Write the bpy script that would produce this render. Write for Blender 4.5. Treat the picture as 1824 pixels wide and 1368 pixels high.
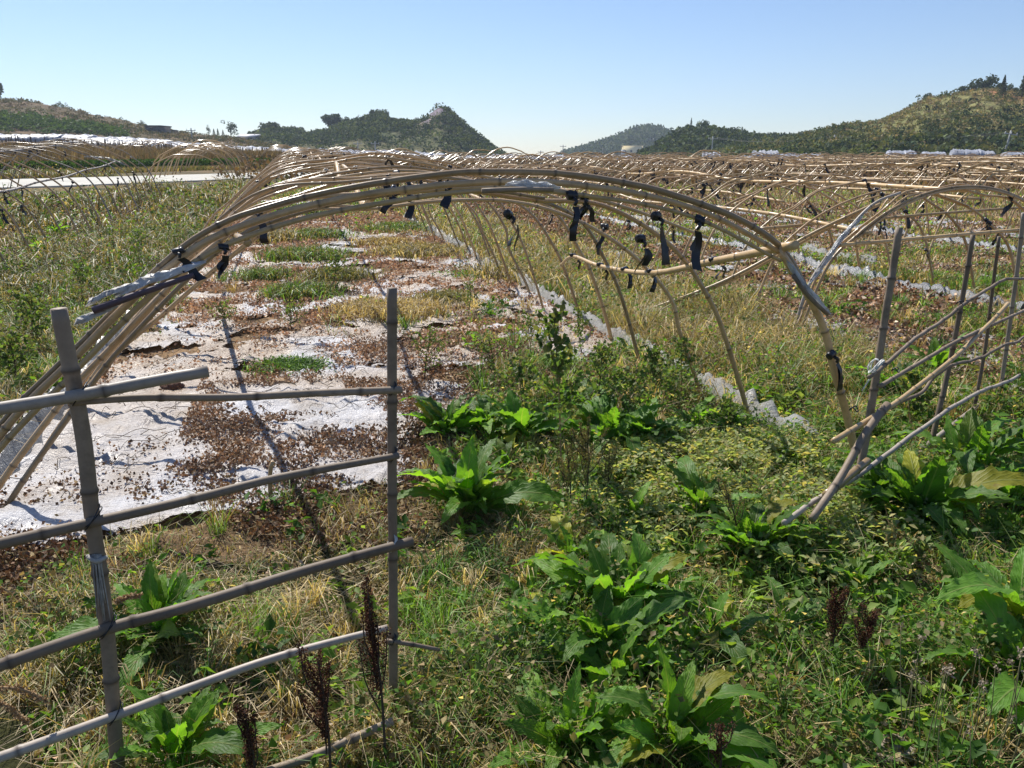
import bpy, math, random
import numpy as np
R = math.radians
for o in list(bpy.data.objects): bpy.data.objects.remove(o, do_unlink=True)
scene = bpy.context.scene
col = scene.collection
random.seed(7); rng = np.random.default_rng(7)

# ------------------------------------------------------------ camera / sky / sun
H = 1.65; PITCH = R(15.9); F = 1423.0
cd = bpy.data.cameras.new('camera'); cam = bpy.data.objects.new('camera', cd); col.objects.link(cam)
cam.location = (0, 0, H); cam.rotation_euler = (R(90)-PITCH, 0, 0)
cd.sensor_width = 36; cd.lens = F/1824*36; cd.clip_start = .05; cd.clip_end = 9000
scene.camera = cam
SUN_AZ = -32.0; SUN_EL = 48.0           # azimuth measured from +Y, negative = to the left
w = bpy.data.worlds.new('World'); scene.world = w; w.use_nodes = True
nt = w.node_tree; bg = nt.nodes['Background']
sky = nt.nodes.new('ShaderNodeTexSky'); sky.sky_type = 'NISHITA'; sky.sun_disc = False
sky.sun_elevation = R(SUN_EL); sky.sun_rotation = R(SUN_AZ)
sky.altitude = 200; sky.air_density = 1.0; sky.dust_density = .15; sky.ozone_density = 3.0
tn = nt.nodes.new('ShaderNodeMix'); tn.data_type = 'RGBA'; tn.blend_type = 'MULTIPLY'; tn.inputs[0].default_value = 1; tn.inputs[7].default_value = (.91, .95, 1.08, 1)
nt.links.new(sky.outputs[0], tn.inputs[6]); nt.links.new(tn.outputs[2], bg.inputs[0]); bg.inputs[1].default_value = .080
sl = bpy.data.lights.new('sun', 'SUN'); sl.energy = 4.8; sl.angle = R(.53); sl.color = (1, .955, .88)
so = bpy.data.objects.new('sun', sl); col.objects.link(so)
so.rotation_euler = (R(90-SUN_EL), 0, R(180-SUN_AZ))
so.rotation_euler = (R(-(90-SUN_EL)), 0, R(-SUN_AZ))
scene.view_settings.view_transform = 'Standard'; scene.view_settings.look = 'None'
scene.view_settings.gamma = 1; scene.view_settings.exposure = 0.56
scene.render.engine = 'CYCLES'
scene.cycles.max_bounces = 6; scene.cycles.diffuse_bounces = 3; scene.cycles.transmission_bounces = 4
scene.cycles.transparent_max_bounces = 8; scene.cycles.volume_bounces = 0

# ------------------------------------------------------------ helpers: noise, projection
def _h(ix, iy, s):
    n = (ix.astype(np.int64)*374761393 + iy.astype(np.int64)*668265263 + s*1442695041) & 0x7fffffff
    n = ((n ^ (n >> 13))*1274126177) & 0x7fffffff
    return ((n ^ (n >> 16)) & 0xffff)/65535.0
def vnoise(x, y, s=0):
    x = np.asarray(x, float); y = np.asarray(y, float)
    ix = np.floor(x); iy = np.floor(y); fx = x-ix; fy = y-iy
    fx = fx*fx*(3-2*fx); fy = fy*fy*(3-2*fy)
    a = _h(ix, iy, s); b = _h(ix+1, iy, s); c = _h(ix, iy+1, s); d = _h(ix+1, iy+1, s)
    return (a*(1-fx)+b*fx)*(1-fy) + (c*(1-fx)+d*fx)*fy
def fbm(x, y, s=0, o=4):
    t = 0; a = .5
    for i in range(o):
        t = t + a*vnoise(x*2**i, y*2**i, s+i*17); a *= .5
    return t/(1-.5**o)
def sst(x, a, b):
    t = np.clip((np.asarray(x, float)-a)/(b-a), 0, 1); return t*t*(3-2*t)
def pxx(x, y):      # image column seen by a ground point (for far terrain azimuth)
    return 912 + F*x/np.maximum(y*.962+.3, .5)
LX = np.array([-1500, -400, 0, 200, 350, 450, 600, 750, 900, 4000]); LA = np.array([3.4, 3.2, 2.7, 2.3, 1.5, .9, .3, .1, 0, 0])
def g(x, y):
    x = np.asarray(x, float); y = np.asarray(y, float)
    r = .007*np.clip(y-5, 0, 60)
    r = r + .05*np.clip(-x-5, 0, 12)*sst(y, 8, 25)
    d = np.hypot(x, y)
    r = r + np.interp(pxx(x, y), LX, LA)*sst(d, 52, 135)*(y > 0)
    # furrows between the tunnels and small bumps
    p, a = x*.966+y*.26, -x*.26+y*.966
    r = r - .06*np.exp(-((p-3.6)/.5)**2)*sst(a, 3, 6)*(1-sst(d, 25, 40))
    near = 1-sst(d, 20, 60)
    r = r + near*(.05*(fbm(x*1.3, y*1.3, 5)-.5) + .02*(fbm(x*6, y*6, 9, 3)-.5))
    return r
def g1(x, y): return float(g(np.array([x]), np.array([y]))[0])
def ray(px, py):
    a = (px-912)/F; u = (684-py)/F
    return np.array([a, math.cos(PITCH)+u*math.sin(PITCH), -math.sin(PITCH)+u*math.cos(PITCH)])
def hit(px, py):    # where the ground is, for a foot measured in the photograph
    r = ray(px, py); t = np.geomspace(.5, 400, 900); gg = g(r[0]*t, r[1]*t); k = np.nonzero(H+r[2]*t <= gg)[0]
    i = int(k[0]) if len(k) else len(t)-1
    if 0 < i:
        t2 = np.linspace(t[i-1], t[i], 12); g2 = g(r[0]*t2, r[1]*t2); k = np.nonzero(H+r[2]*t2 <= g2)[0]; j = int(k[0]) if len(k) else 11
        return (float(r[0]*t2[j]), float(r[1]*t2[j]), float(g2[j]))
    return (float(r[0]*t[i]), float(r[1]*t[i]), float(gg[i]))
def at(px, py, Y):
    r = ray(px, py); t = Y/r[1]; return np.array([r[0]*t, Y, H+r[2]*t])

# ------------------------------------------------------------ helpers: meshes and objects
def mk(name, V, T, mat, C=None, UV=None, smooth=False, parent=None, nd=None):
    V = np.asarray(V, np.float32); T = np.asarray(T, np.int32)
    m = bpy.data.meshes.new(name)
    m.vertices.add(len(V)); m.vertices.foreach_set('co', V.ravel())
    k = T.shape[1]
    m.loops.add(T.size); m.loops.foreach_set('vertex_index', T.ravel())
    m.polygons.add(len(T)); m.polygons.foreach_set('loop_start', np.arange(0, T.size, k, dtype=np.int32))
    m.polygons.foreach_set('loop_total', np.full(len(T), k, np.int32))
    if smooth: m.polygons.foreach_set('use_smooth', np.ones(len(T), bool))
    if C is not None:
        a = m.color_attributes.new('Col', 'FLOAT_COLOR', 'POINT')
        c4 = np.ones((len(V), 4), np.float32); c4[:, :3] = C; a.data.foreach_set('color', c4.ravel())
    if UV is not None:
        a = m.uv_layers.new(name='UVMap'); a.data.foreach_set('uv', np.asarray(UV, np.float32)[T.ravel()].ravel())
    if nd is not None:
        a = m.attributes.new('nd', 'FLOAT', 'POINT'); a.data.foreach_set('value', np.asarray(nd, np.float32))
    m.update(calc_edges=True)
    m.materials.append(mat)
    o = bpy.data.objects.new(name, m); col.objects.link(o)
    if parent is not None: o.parent = parent
    return o
def tag(o, label=None, cat=None, group=None, kind=None):
    if label: o['label'] = label
    if cat: o['category'] = cat
    if group: o['group'] = group
    if kind: o['kind'] = kind
    return o
def empty(name, loc, rz, label, cat, group=None):
    o = bpy.data.objects.new(name, None); col.objects.link(o); o.location = loc; o.rotation_euler = (0, 0, rz)
    o.empty_display_size = .2
    return tag(o, label, cat, group)
def inst(src, parent, loc=(0, 0, 0), rot=(0, 0, 0), sc=(1, 1, 1), name=None):
    o = src.copy(); col.objects.link(o)
    if name: o.name = name
    o.parent = parent; o.location = loc; o.rotation_euler = rot; o.scale = sc
    return o
class MB:           # gathers pieces of ONE mesh
    def __init__(s): s.V = []; s.T = []; s.N = []; s.C = []; s.n = 0
    def add(s, V, T, nd=None, c=(1, 1, 1)):
        V = np.asarray(V, float); s.V.append(V); s.T.append(np.asarray(T)+s.n); s.n += len(V)
        s.N.append(np.zeros(len(V)) if nd is None else nd)
        c = np.asarray(c, float); s.C.append(np.tile(c, (len(V), 1)) if c.ndim == 1 else c)
        return s
    def build(s, name, mat, parent=None, smooth=True):
        return mk(name, np.vstack(s.V), np.vstack(s.T), mat, C=np.vstack(s.C), nd=np.concatenate(s.N), smooth=smooth, parent=parent)
def q2t(Q): Q = np.asarray(Q); return np.vstack([Q[:, [0, 1, 2]], Q[:, [0, 2, 3]]])
def tube(pts, r0, r1=None, seg=8, node=0, step=.05, flat=1.0, seed=0, wob=0.0):
    """tube along a polyline, resampled smoothly; swollen rings every `node` metres (bamboo)"""
    rs = np.random.default_rng(seed)
    P = np.asarray(pts, float); r1 = r0 if r1 is None else r1
    L = np.r_[0, np.cumsum(np.linalg.norm(np.diff(P, axis=0), axis=1))]
    if len(P) > 2:  # catmull-rom
        Q = []; E = np.vstack([2*P[0]-P[1], P, 2*P[-1]-P[-2]])
        for i in range(len(P)-1):
            n = max(2, int((L[i+1]-L[i])/step)); t = np.linspace(0, 1, n, endpoint=False)[:, None]
            a, b, c, d = E[i], E[i+1], E[i+2], E[i+3]
            Q.append(.5*(2*b+(c-a)*t+(2*a-5*b+4*c-d)*t**2+(3*b-a-3*c+d)*t**3))
        P = np.vstack(Q+[P[-1:]])
    else:
        n = max(2, int(L[-1]/step)); P = P[0]+(P[1]-P[0])*np.linspace(0, 1, n+1)[:, None]
    L = np.r_[0, np.cumsum(np.linalg.norm(np.diff(P, axis=0), axis=1))]
    nds = np.zeros(len(P)); rad = r0+(r1-r0)*L/L[-1]
    if node:
        S = []; s = node*rs.uniform(.2, .9)
        while s < L[-1]-.02:
            S.append(s); s += node*rs.uniform(.8, 1.2)
        ext = []; 
        for s in S: ext += [s-.012, s-.004, s, s+.004, s+.012]
        al = np.unique(np.concatenate([L, np.array(ext)])); al = al[(al >= 0) & (al <= L[-1])]
        P = np.stack([np.interp(al, L, P[:, k]) for k in range(3)], 1); L = al
        rad = r0+(r1-r0)*L/L[-1]; nds = np.zeros(len(P))
        for s in S:
            d = np.abs(L-s); rad = rad*(1+.20*np.clip(1-d/.012, 0, 1)); nds = np.maximum(nds, np.clip(1-d/.010, 0, 1))
    if wob: P = P+wob*np.stack([fbm(L*2+k*9, L*0+seed, 3+k)-.5 for k in range(3)], 1)
    T = np.gradient(P, axis=0); T /= np.linalg.norm(T, axis=1)[:, None]+1e-9
    ref = np.array([0, 0, 1.]) if abs(T[0][2]) < .9 else np.array([1., 0, 0])
    if np.max(np.abs(T[:, 2])) > .9 and np.min(np.abs(T[:, 2])) < .5:
        hdir = P[-1]-P[0]; ref = np.array([-hdir[1], hdir[0], 0]); ref /= np.linalg.norm(ref)+1e-9
    A = np.cross(T, ref); A /= np.linalg.norm(A, axis=1)[:, None]+1e-9; B = np.cross(T, A)
    th = np.linspace(0, 2*math.pi, seg, endpoint=False)
    V = P[:, None, :]+rad[:, None, None]*(np.cos(th)[None, :, None]*A[:, None, :]+flat*np.sin(th)[None, :, None]*B[:, None, :])
    n = len(P); V = V.reshape(-1, 3)
    i = np.arange(n-1)[:, None]*seg; j = np.arange(seg)[None, :]; j2 = (j+1) % seg
    Q = np.stack([i+j, i+j2, i+seg+j2, i+seg+j], -1).reshape(-1, 4)
    V = np.vstack([V, P[:1], P[-1:]]); b = n*seg
    jj = np.arange(seg); caps = np.vstack([np.stack([(jj+1) % seg, jj, np.full(seg, b)], 1), np.stack([(n-1)*seg+jj, (n-1)*seg+(jj+1) % seg, np.full(seg, b+1)], 1)])
    N = np.r_[np.repeat(nds, seg), 0, 0]
    return V, np.vstack([q2t(Q), caps]), N
def box(x0, x1, y0, y1, z0, z1):
    V = [(x, y, z) for z in (z0, z1) for y in (y0, y1) for x in (x0, x1)]
    Q = [(0, 2, 3, 1), (4, 5, 7, 6), (0, 1, 5, 4), (2, 6, 7, 3), (0, 4, 6, 2), (1, 3, 7, 5)]
    return np.array(V, float), q2t(Q)
def grid_tris(n, m):
    i = np.arange(n-1)[:, None]*m; j = np.arange(m-1)[None, :]
    return np.stack([i+j, i+j+1, i+m+j+1, i+m+j], -1).reshape(-1, 4)

# ------------------------------------------------------------ materials
def newmat(name):
    m = bpy.data.materials.new(name); m.use_nodes = True
    t = m.node_tree; b = t.nodes['Principled BSDF']; return m, t, b
def N(t, k, **kw):
    n = t.nodes.new(k)
    for a, v in kw.items(): setattr(n, a, v)
    return n
def noise(t, scale, detail=4, rough=.55, vec=None, coord='Object'):
    n = N(t, 'ShaderNodeTexNoise'); n.inputs['Scale'].default_value = scale; n.inputs['Detail'].default_value = detail
    n.inputs['Roughness'].default_value = rough
    if vec is None:
        c = N(t, 'ShaderNodeTexCoord'); t.links.new(c.outputs[coord], n.inputs['Vector'])
    else: t.links.new(vec, n.inputs['Vector'])
    return n.outputs['Fac']
def ramp(t, fac, stops):
    r = N(t, 'ShaderNodeValToRGB'); e = r.color_ramp.elements
    while len(e) < len(stops): e.new(.5)
    for k, (p, c) in enumerate(stops): e[k].position = p; e[k].color = (*c, 1) if len(c) == 3 else c
    t.links.new(fac, r.inputs[0]); return r.outputs[0]
def mix(t, fac, a, b, mode='MIX'):
    n = N(t, 'ShaderNodeMix', data_type='RGBA', blend_type=mode)
    for s, v in ((0, fac), (6, a), (7, b)):
        if hasattr(v, 'is_linked'): t.links.new(v, n.inputs[s])
        elif s == 0: n.inputs[0].default_value = v
        else: n.inputs[s].default_value = (*v, 1)
    return n.outputs[2]
def bump(t, b, fac, strength=.3, dist=.02):
    n = N(t, 'ShaderNodeBump'); n.inputs['Strength'].default_value = strength; n.inputs['Distance'].default_value = dist
    t.links.new(fac, n.inputs['Height']); t.links.new(n.outputs[0], b.inputs['Normal']); return n
def mat_bamboo(name, c1, c2, c3, rough=.38, spec=.5):
    m, t, b = newmat(name)
    oi = N(t, 'ShaderNodeObjectInfo'); n1 = noise(t, 2.2, 3); n2 = noise(t, 40, 4)
    n3 = noise(t, 9, 5, .7)
    c = ramp(t, n1, [(.3, c1), (.7, c2)])
    c = mix(t, mix(t, 1.0, n2, (.6, .6, .6), 'MULTIPLY'), c, c3)
    c = mix(t, ramp(t, n3, [(.50, (0, 0, 0)), (.72, (.65, .65, .65))]), c, tuple(.42*k for k in c1))
    hsv = N(t, 'ShaderNodeHueSaturation'); mr = N(t, 'ShaderNodeMapRange'); mr.inputs[3].default_value = .72; mr.inputs[4].default_value = 1.18
    t.links.new(oi.outputs['Random'], mr.inputs[0]); t.links.new(mr.outputs[0], hsv.inputs['Value']); t.links.new(c, hsv.inputs['Color'])
    at_ = N(t, 'ShaderNodeAttribute', attribute_name='nd')
    mf = N(t, 'ShaderNodeMath', operation='MULTIPLY'); mf.inputs[1].default_value = .72; t.links.new(at_.outputs['Fac'], mf.inputs[0])
    c = mix(t, mf.outputs[0], hsv.outputs[0], (.05, .035, .025))
    t.links.new(c, b.inputs['Base Color']); b.inputs['Roughness'].default_value = rough; b.inputs['Specular IOR Level'].default_value = spec
    bump(t, b, n2, .25, .002); return m
M = {}
M['bamboo'] = mat_bamboo('bamboo_tan', (.54, .35, .16), (.68, .48, .26), (.38, .23, .11), .26)
M['bamboo_light'] = mat_bamboo('bamboo_pale', (.60, .41, .19), (.68, .50, .27), (.50, .32, .14), .36)
M['bamboo_brown'] = mat_bamboo('bamboo_brown', (.40, .27, .13), (.52, .37, .20), (.28, .18, .09), .32)
M['bamboo_grey'] = mat_bamboo('bamboo_weathered', (.22, .165, .115), (.38, .30, .22), (.13, .095, .065), .6, .25)
M['bamboo_greypale'] = mat_bamboo('bamboo_silver', (.37, .31, .25), (.47, .41, .34), (.27, .22, .17), .5, .35)
def simple(name, c, rough=.6, spec=.4, nscale=0, var=.25):
    m, t, b = newmat(name)
    if nscale:
        n = noise(t, nscale, 4); cc = ramp(t, n, [(.3, tuple(k*(1-var) for k in c)), (.7, tuple(min(1, k*(1+var)) for k in c))])
        t.links.new(cc, b.inputs['Base Color'])
    else: b.inputs['Base Color'].default_value = (*c, 1)
    b.inputs['Roughness'].default_value = rough; b.inputs['Specular IOR Level'].default_value = spec
    return m
M['tape'] = simple('black_plastic_tape', (.012, .012, .016), .38, .5, 30)
M['darkbeam'] = simple('dark_purple_wood', (.09, .06, .075), .5, .4, 20)
M['string'] = simple('white_string', (.62, .62, .58), .6, .3, 60)
M['cloth'] = simple('faded_cloth', (.36, .34, .31), .8, .2, 60)
M['clod'] = simple('earth_clod', (.26, .19, .13), .9, .1, 18, .4)
M['concrete'] = simple('pale_concrete_road', (.50, .48, .42), .85, .2, .7, .12)
M['pole'] = simple('concrete_pole', (.42, .42, .40), .8, .2, 3)
M['wire'] = simple('power_wire', (.10, .10, .11), .6)
M['cream'] = simple('cream_wall', (.88, .74, .42), .8, .2, .5, .05)
M['bwhite'] = simple('white_wall', (.62, .60, .56), .8, .2, .5, .1)
M['window'] = simple('dark_window', (.05, .06, .07), .3)
M['blue'] = simple('blue_sheet_roof', (.06, .16, .42), .5)
M['greyroof'] = simple('grey_roof', (.34, .34, .36), .6)
M['stone'] = simple('dark_stone_wall', (.09, .085, .085), .9, .1, .6, .4)
M['trunk'] = simple('bark', (.08, .06, .045), .9, .1, 4)
def mat_leaf(name, transl=.4, rough=.5, spec=.3, usecol=True, tcol=(1.35, 1.25, .55)):
    m, t, b = newmat(name)
    a = N(t, 'ShaderNodeAttribute', attribute_name='Col'); c = a.outputs['Color']
    t.links.new(c, b.inputs['Base Color']); b.inputs['Roughness'].default_value = rough; b.inputs['Specular IOR Level'].default_value = spec
    tr = N(t, 'ShaderNodeBsdfTranslucent'); t.links.new(mix(t, 1.0, c, tcol, 'MULTIPLY'), tr.inputs[0])
    ms = N(t, 'ShaderNodeMixShader'); ms.inputs[0].default_value = transl
    t.links.new(b.outputs[0], ms.inputs[1]); t.links.new(tr.outputs[0], ms.inputs[2])
    t.links.new(ms.outputs[0], t.nodes['Material Output'].inputs['Surface']); return m
M['leaf'] = mat_leaf('weed_leaf', .54, .55, .25)
M['grass'] = mat_leaf('grass_blade', .36, .5, .35)
M['litter'] = mat_leaf('dead_leaf', .15, .7, .2, tcol=(1.2, .9, .6))
M['far_leaf'] = mat_leaf('far_foliage', .25, .7, .1)
M['seed'] = mat_leaf('rust_seed', .12, .8, .1, tcol=(1.3, .8, .5))
def mat_dock():
    m, t, b = newmat('dock_leaf')
    uv = N(t, 'ShaderNodeUVMap'); sp = N(t, 'ShaderNodeSeparateXYZ'); t.links.new(uv.outputs[0], sp.inputs[0])
    def mth(op, a, bb=None, c=None):
        n = N(t, 'ShaderNodeMath', operation=op)
        for k, v in enumerate((a, bb, c)):
            if v is None: continue
            if hasattr(v, 'is_linked'): t.links.new(v, n.inputs[k])
            else: n.inputs[k].default_value = v
        return n.outputs[0]
    av = mth('ABSOLUTE', mth('SUBTRACT', sp.outputs[0], .5))
    rib = mth('SUBTRACT', 1.0, mth('MULTIPLY', av, 22.0)); rib = mth('MAXIMUM', rib, 0.0)
    n1 = noise(t, 16, 4, .6); n2 = noise(t, 55, 4, .65)
    ph = mth('ADD', mth('MULTIPLY', mth('SUBTRACT', sp.outputs[1], mth('MULTIPLY', av, .42)), 48.0), mth('MULTIPLY', n1, 5.0))
    vein = mth('POWER', mth('ABSOLUTE', mth('SINE', ph)), 9.0)
    oi = N(t, 'ShaderNodeObjectInfo'); a = N(t, 'ShaderNodeAttribute', attribute_name='Col')
    c = ramp(t, n1, [(.25, (.08, .18, .025)), (.6, (.13, .27, .035)), (.85, (.21, .35, .05))])
    c = mix(t, 1.0, c, a.outputs['Color'], 'MULTIPLY')
    hs = N(t, 'ShaderNodeHueSaturation'); mr = N(t, 'ShaderNodeMapRange'); mr.inputs[3].default_value = .65; mr.inputs[4].default_value = 1.35
    t.links.new(oi.outputs['Random'], mr.inputs[0]); t.links.new(mr.outputs[0], hs.inputs['Value']); t.links.new(c, hs.inputs['Color'])
    c = mix(t, mth('MULTIPLY', rib, .75), hs.outputs[0], (.30, .34, .12))
    c = mix(t, mth('MULTIPLY', vein, .12), c, (.22, .30, .10))
    spots = ramp(t, noise(t, 34, 3, .5), [(.68, (0, 0, 0)), (.74, (1, 1, 1))])
    c = mix(t, mix(t, 1.0, spots, (.6, .6, .6), 'MULTIPLY'), c, (.22, .14, .05))
    t.links.new(c, b.inputs['Base Color']); b.inputs['Roughness'].default_value = .5; b.inputs['Specular IOR Level'].default_value = .35
    h = mth('ADD', mth('MULTIPLY', vein, -.35), mth('ADD', mth('MULTIPLY', n2, .9), mth('MULTIPLY', rib, -.8)))
    bp = bump(t, b, h, .5, .005)
    tr = N(t, 'ShaderNodeBsdfTranslucent'); t.links.new(mix(t, 1.0, c, (1.5, 1.55, .45), 'MULTIPLY'), tr.inputs[0]); t.links.new(bp.outputs[0], tr.inputs['Normal'])
    ms = N(t, 'ShaderNodeMixShader'); ms.inputs[0].default_value = .55
    t.links.new(b.outputs[0], ms.inputs[1]); t.links.new(tr.outputs[0], ms.inputs[2])
    t.links.new(ms.outputs[0], t.nodes['Material Output'].inputs['Surface']); return m
M['dock'] = mat_dock()
def mat_film(name, c, dirt, rough=.3, transl=.25, sheet=False, clear=0.0):
    m, t, b = newmat(name)
    n1 = noise(t, 2.6, 6, .62); n2 = noise(t, 15, 5, .65)
    f = ramp(t, n1, [(.46, (0, 0, 0)), (.66, (1, 1, 1))])
    cc = mix(t, mix(t, 1.0, f, (.75, .75, .75), 'MULTIPLY'), c, dirt)
    cc = mix(t, ramp(t, n2, [(.56, (0, 0, 0)), (.72, (.55, .55, .55))]), cc, tuple(.6*k for k in dirt))
    if sheet:
        a = N(t, 'ShaderNodeAttribute', attribute_name='Col'); cc = mix(t, 1.0, cc, a.outputs['Color'], 'MULTIPLY')
    t.links.new(cc, b.inputs['Base Color']); b.inputs['Roughness'].default_value = rough; b.inputs['Specular IOR Level'].default_value = .5
    # fine stretched wrinkles
    tc = N(t, 'ShaderNodeTexCoord'); mp = N(t, 'ShaderNodeMapping'); mp.inputs['Rotation'].default_value = (0, 0, R(38)); mp.inputs['Scale'].default_value = (7, 75, 20)
    t.links.new(tc.outputs['Object'], mp.inputs[0]); n3 = noise(t, 1, 4, .6, vec=mp.outputs[0])
    mp2 = N(t, 'ShaderNodeMapping'); mp2.inputs['Rotation'].default_value = (0, 0, R(-30)); mp2.inputs['Scale'].default_value = (40, 12, 20)
    t.links.new(tc.outputs['Object'], mp2.inputs[0]); n4 = noise(t, 1, 5, .65, vec=mp2.outputs[0])
    ad = N(t, 'ShaderNodeMath', operation='ADD'); t.links.new(n3, ad.inputs[0]); t.links.new(n4, ad.inputs[1])
    bump(t, b, ad.outputs[0], .9, .016)
    tr = N(t, 'ShaderNodeBsdfTranslucent'); t.links.new(cc, tr.inputs[0])
    ms = N(t, 'ShaderNodeMixShader'); ms.inputs[0].default_value = transl
    t.links.new(b.outputs[0], ms.inputs[1]); t.links.new(tr.outputs[0], ms.inputs[2]); out = ms.outputs[0]
    if sheet:
        ah = N(t, 'ShaderNodeAttribute', attribute_name='nd'); ne = noise(t, 13, 6, .7)
        s1 = N(t, 'ShaderNodeMath', operation='MULTIPLY_ADD'); s1.inputs[1].default_value = .22; s1.inputs[2].default_value = -.11; t.links.new(ne, s1.inputs[0])
        s2 = N(t, 'ShaderNodeMath', operation='ADD'); t.links.new(s1.outputs[0], s2.inputs[0]); t.links.new(ah.outputs['Fac'], s2.inputs[1])
        s3 = N(t, 'ShaderNodeMath', operation='GREATER_THAN'); s3.inputs[1].default_value = 0; t.links.new(s2.outputs[0], s3.inputs[0])
        tp = N(t, 'ShaderNodeBsdfTransparent'); m2 = N(t, 'ShaderNodeMixShader'); t.links.new(s3.outputs[0], m2.inputs[0]); t.links.new(tp.outputs[0], m2.inputs[1]); t.links.new(out, m2.inputs[2]); out = m2.outputs[0]
    if clear:
        tp = N(t, 'ShaderNodeBsdfTransparent'); m2 = N(t, 'ShaderNodeMixShader'); m2.inputs[0].default_value = clear
        t.links.new(out, m2.inputs[1]); t.links.new(tp.outputs[0], m2.inputs[2]); out = m2.outputs[0]
    t.links.new(out, t.nodes['Material Output'].inputs['Surface']); return m
M['sheet'] = mat_film('white_mulch_film', (.56, .55, .56), (.34, .28, .21), .34, .10, sheet=True)
M['film'] = mat_film('dusty_clear_film', (.50, .50, .48), (.32, .28, .22), .32, .35, clear=.25)
M['filmwhite'] = mat_film('ragged_white_film', (.80, .80, .80), (.62, .58, .52), .3, .3)
M['filmgrey'] = mat_film('dark_grey_film', (.22, .23, .24), (.14, .12, .10), .33, .1)
M['filmclear'] = mat_film('clear_film', (.70, .72, .74), (.45, .45, .45), .12, .3, clear=.35)
M['greenhouse'] = mat_film('greenhouse_film', (.38, .40, .46), (.20, .20, .22), .45, .15)
def mat_ground():
    m, t, b = newmat('field_ground')
    a = N(t, 'ShaderNodeAttribute', attribute_name='Col'); n1 = noise(t, 5, 8, .7); n2 = noise(t, 60, 5, .7); n3 = noise(t, .22, 6, .6)
    c = mix(t, 1.0, a.outputs['Color'], ramp(t, n1, [(.3, (.55, .55, .55)), (.7, (1.35, 1.3, 1.2))]), 'MULTIPLY')
    c = mix(t, .6, c, mix(t, 1.0, c, ramp(t, n2, [(.35, (.35, .35, .35)), (.65, (1.6, 1.5, 1.4))]), 'MULTIPLY'))
    c = mix(t, 1.0, c, ramp(t, n3, [(.3, (.75, .8, .7)), (.7, (1.25, 1.15, 1.1))]), 'MULTIPLY')
    t.links.new(c, b.inputs['Base Color']); b.inputs['Roughness'].default_value = .92; b.inputs['Specular IOR Level'].default_value = .15
    ad = N(t, 'ShaderNodeMath', operation='ADD'); t.links.new(n1, ad.inputs[0]); t.links.new(n2, ad.inputs[1])
    bump(t, b, ad.outputs[0], .8, .03); return m
M['ground'] = mat_ground()
def mat_hill(name, stops, rock=None):
    m, t, b = newmat(name); n1 = noise(t, .05, 8, .65); n2 = noise(t, .5, 5, .7)
    c = ramp(t, n1, stops); c = mix(t, 1.0, c, ramp(t, n2, [(.3, (.6, .6, .6)), (.7, (1.35, 1.35, 1.3))]), 'MULTIPLY')
    a = N(t, 'ShaderNodeAttribute', attribute_name='Col'); c = mix(t, 1.0, c, a.outputs['Color'], 'MULTIPLY')
    t.links.new(c, b.inputs['Base Color']); b.inputs['Roughness'].default_value = .95; b.inputs['Specular IOR Level'].default_value = .05
    bump(t, b, n2, 1.0, 1.2); return m
M['hill_brown'] = mat_hill('brown_hill_slope', [(.3, (.14, .11, .065)), (.5, (.20, .14, .09)), (.7, (.11, .11, .05))])
M['hill_green'] = mat_hill('green_hill_slope', [(.3, (.10, .12, .05)), (.5, (.17, .15, .08)), (.7, (.09, .12, .05))])
M['hill_grass'] = mat_hill('grassy_hill_slope', [(.3, (.16, .18, .065)), (.5, (.24, .22, .09)), (.7, (.13, .16, .05))])

# ------------------------------------------------------------ tunnel layout (p across, a along the common axis)
CX, CY = .966, .26
def w2l(x, y): return x*CX+y*CY, -x*CY+y*CX
def l2w(p, a): return p*CX-a*CY, p*CY+a*CX
ROT = math.atan2(CY, CX)
T0 = dict(p=-1.645, a=3.32, w=4.5, h=1.555)
# label, p, a0, width, height, count, spacing
TUN = [
 (4.42, 6.4, 3.5, 1.37, 34, .68, 'near'), (8.75, 9.6, 3.3, 1.48, 31, .7, 'near'), (13.2, 12.0, 3.3, 1.45, 28, .75, 'mid'),
 (17.3, 14.0, 3.3, 1.43, 25, .8, 'mid'), (21.8, 16.5, 3.3, 1.4, 22, .85, 'mid'), (26.2, 19, 3.3, 1.32, 16, 1.05, 'mid'), (30.6, 22, 3.3, 1.30, 14, 1.1, 'mid'), (35, 25, 3.3, 1.3, 12, 1.1, 'mid'),
]
BEDS = [(-1.645, 3.32, 4.5, 26), (-7.4, 9.0, 3.8, 18)]+[(t[0], t[1]-(2.2 if t[0] < 5 else 0), t[2], t[4]*t[5]+2) for t in TUN]
def inbed(p, a, m=0.0):
    p = p+.9*(fbm(p*.9, a*.9, 301, 4)-.5); a = a+1.2*(fbm(p*.7, a*.7, 305, 3)-.5)
    r = np.zeros(np.shape(p), bool)
    for b in BEDS: r |= (p > b[0]-m) & (p < b[0]+b[2]+m) & (a > b[1]-m) & (a < b[1]+b[3])
    return r

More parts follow.
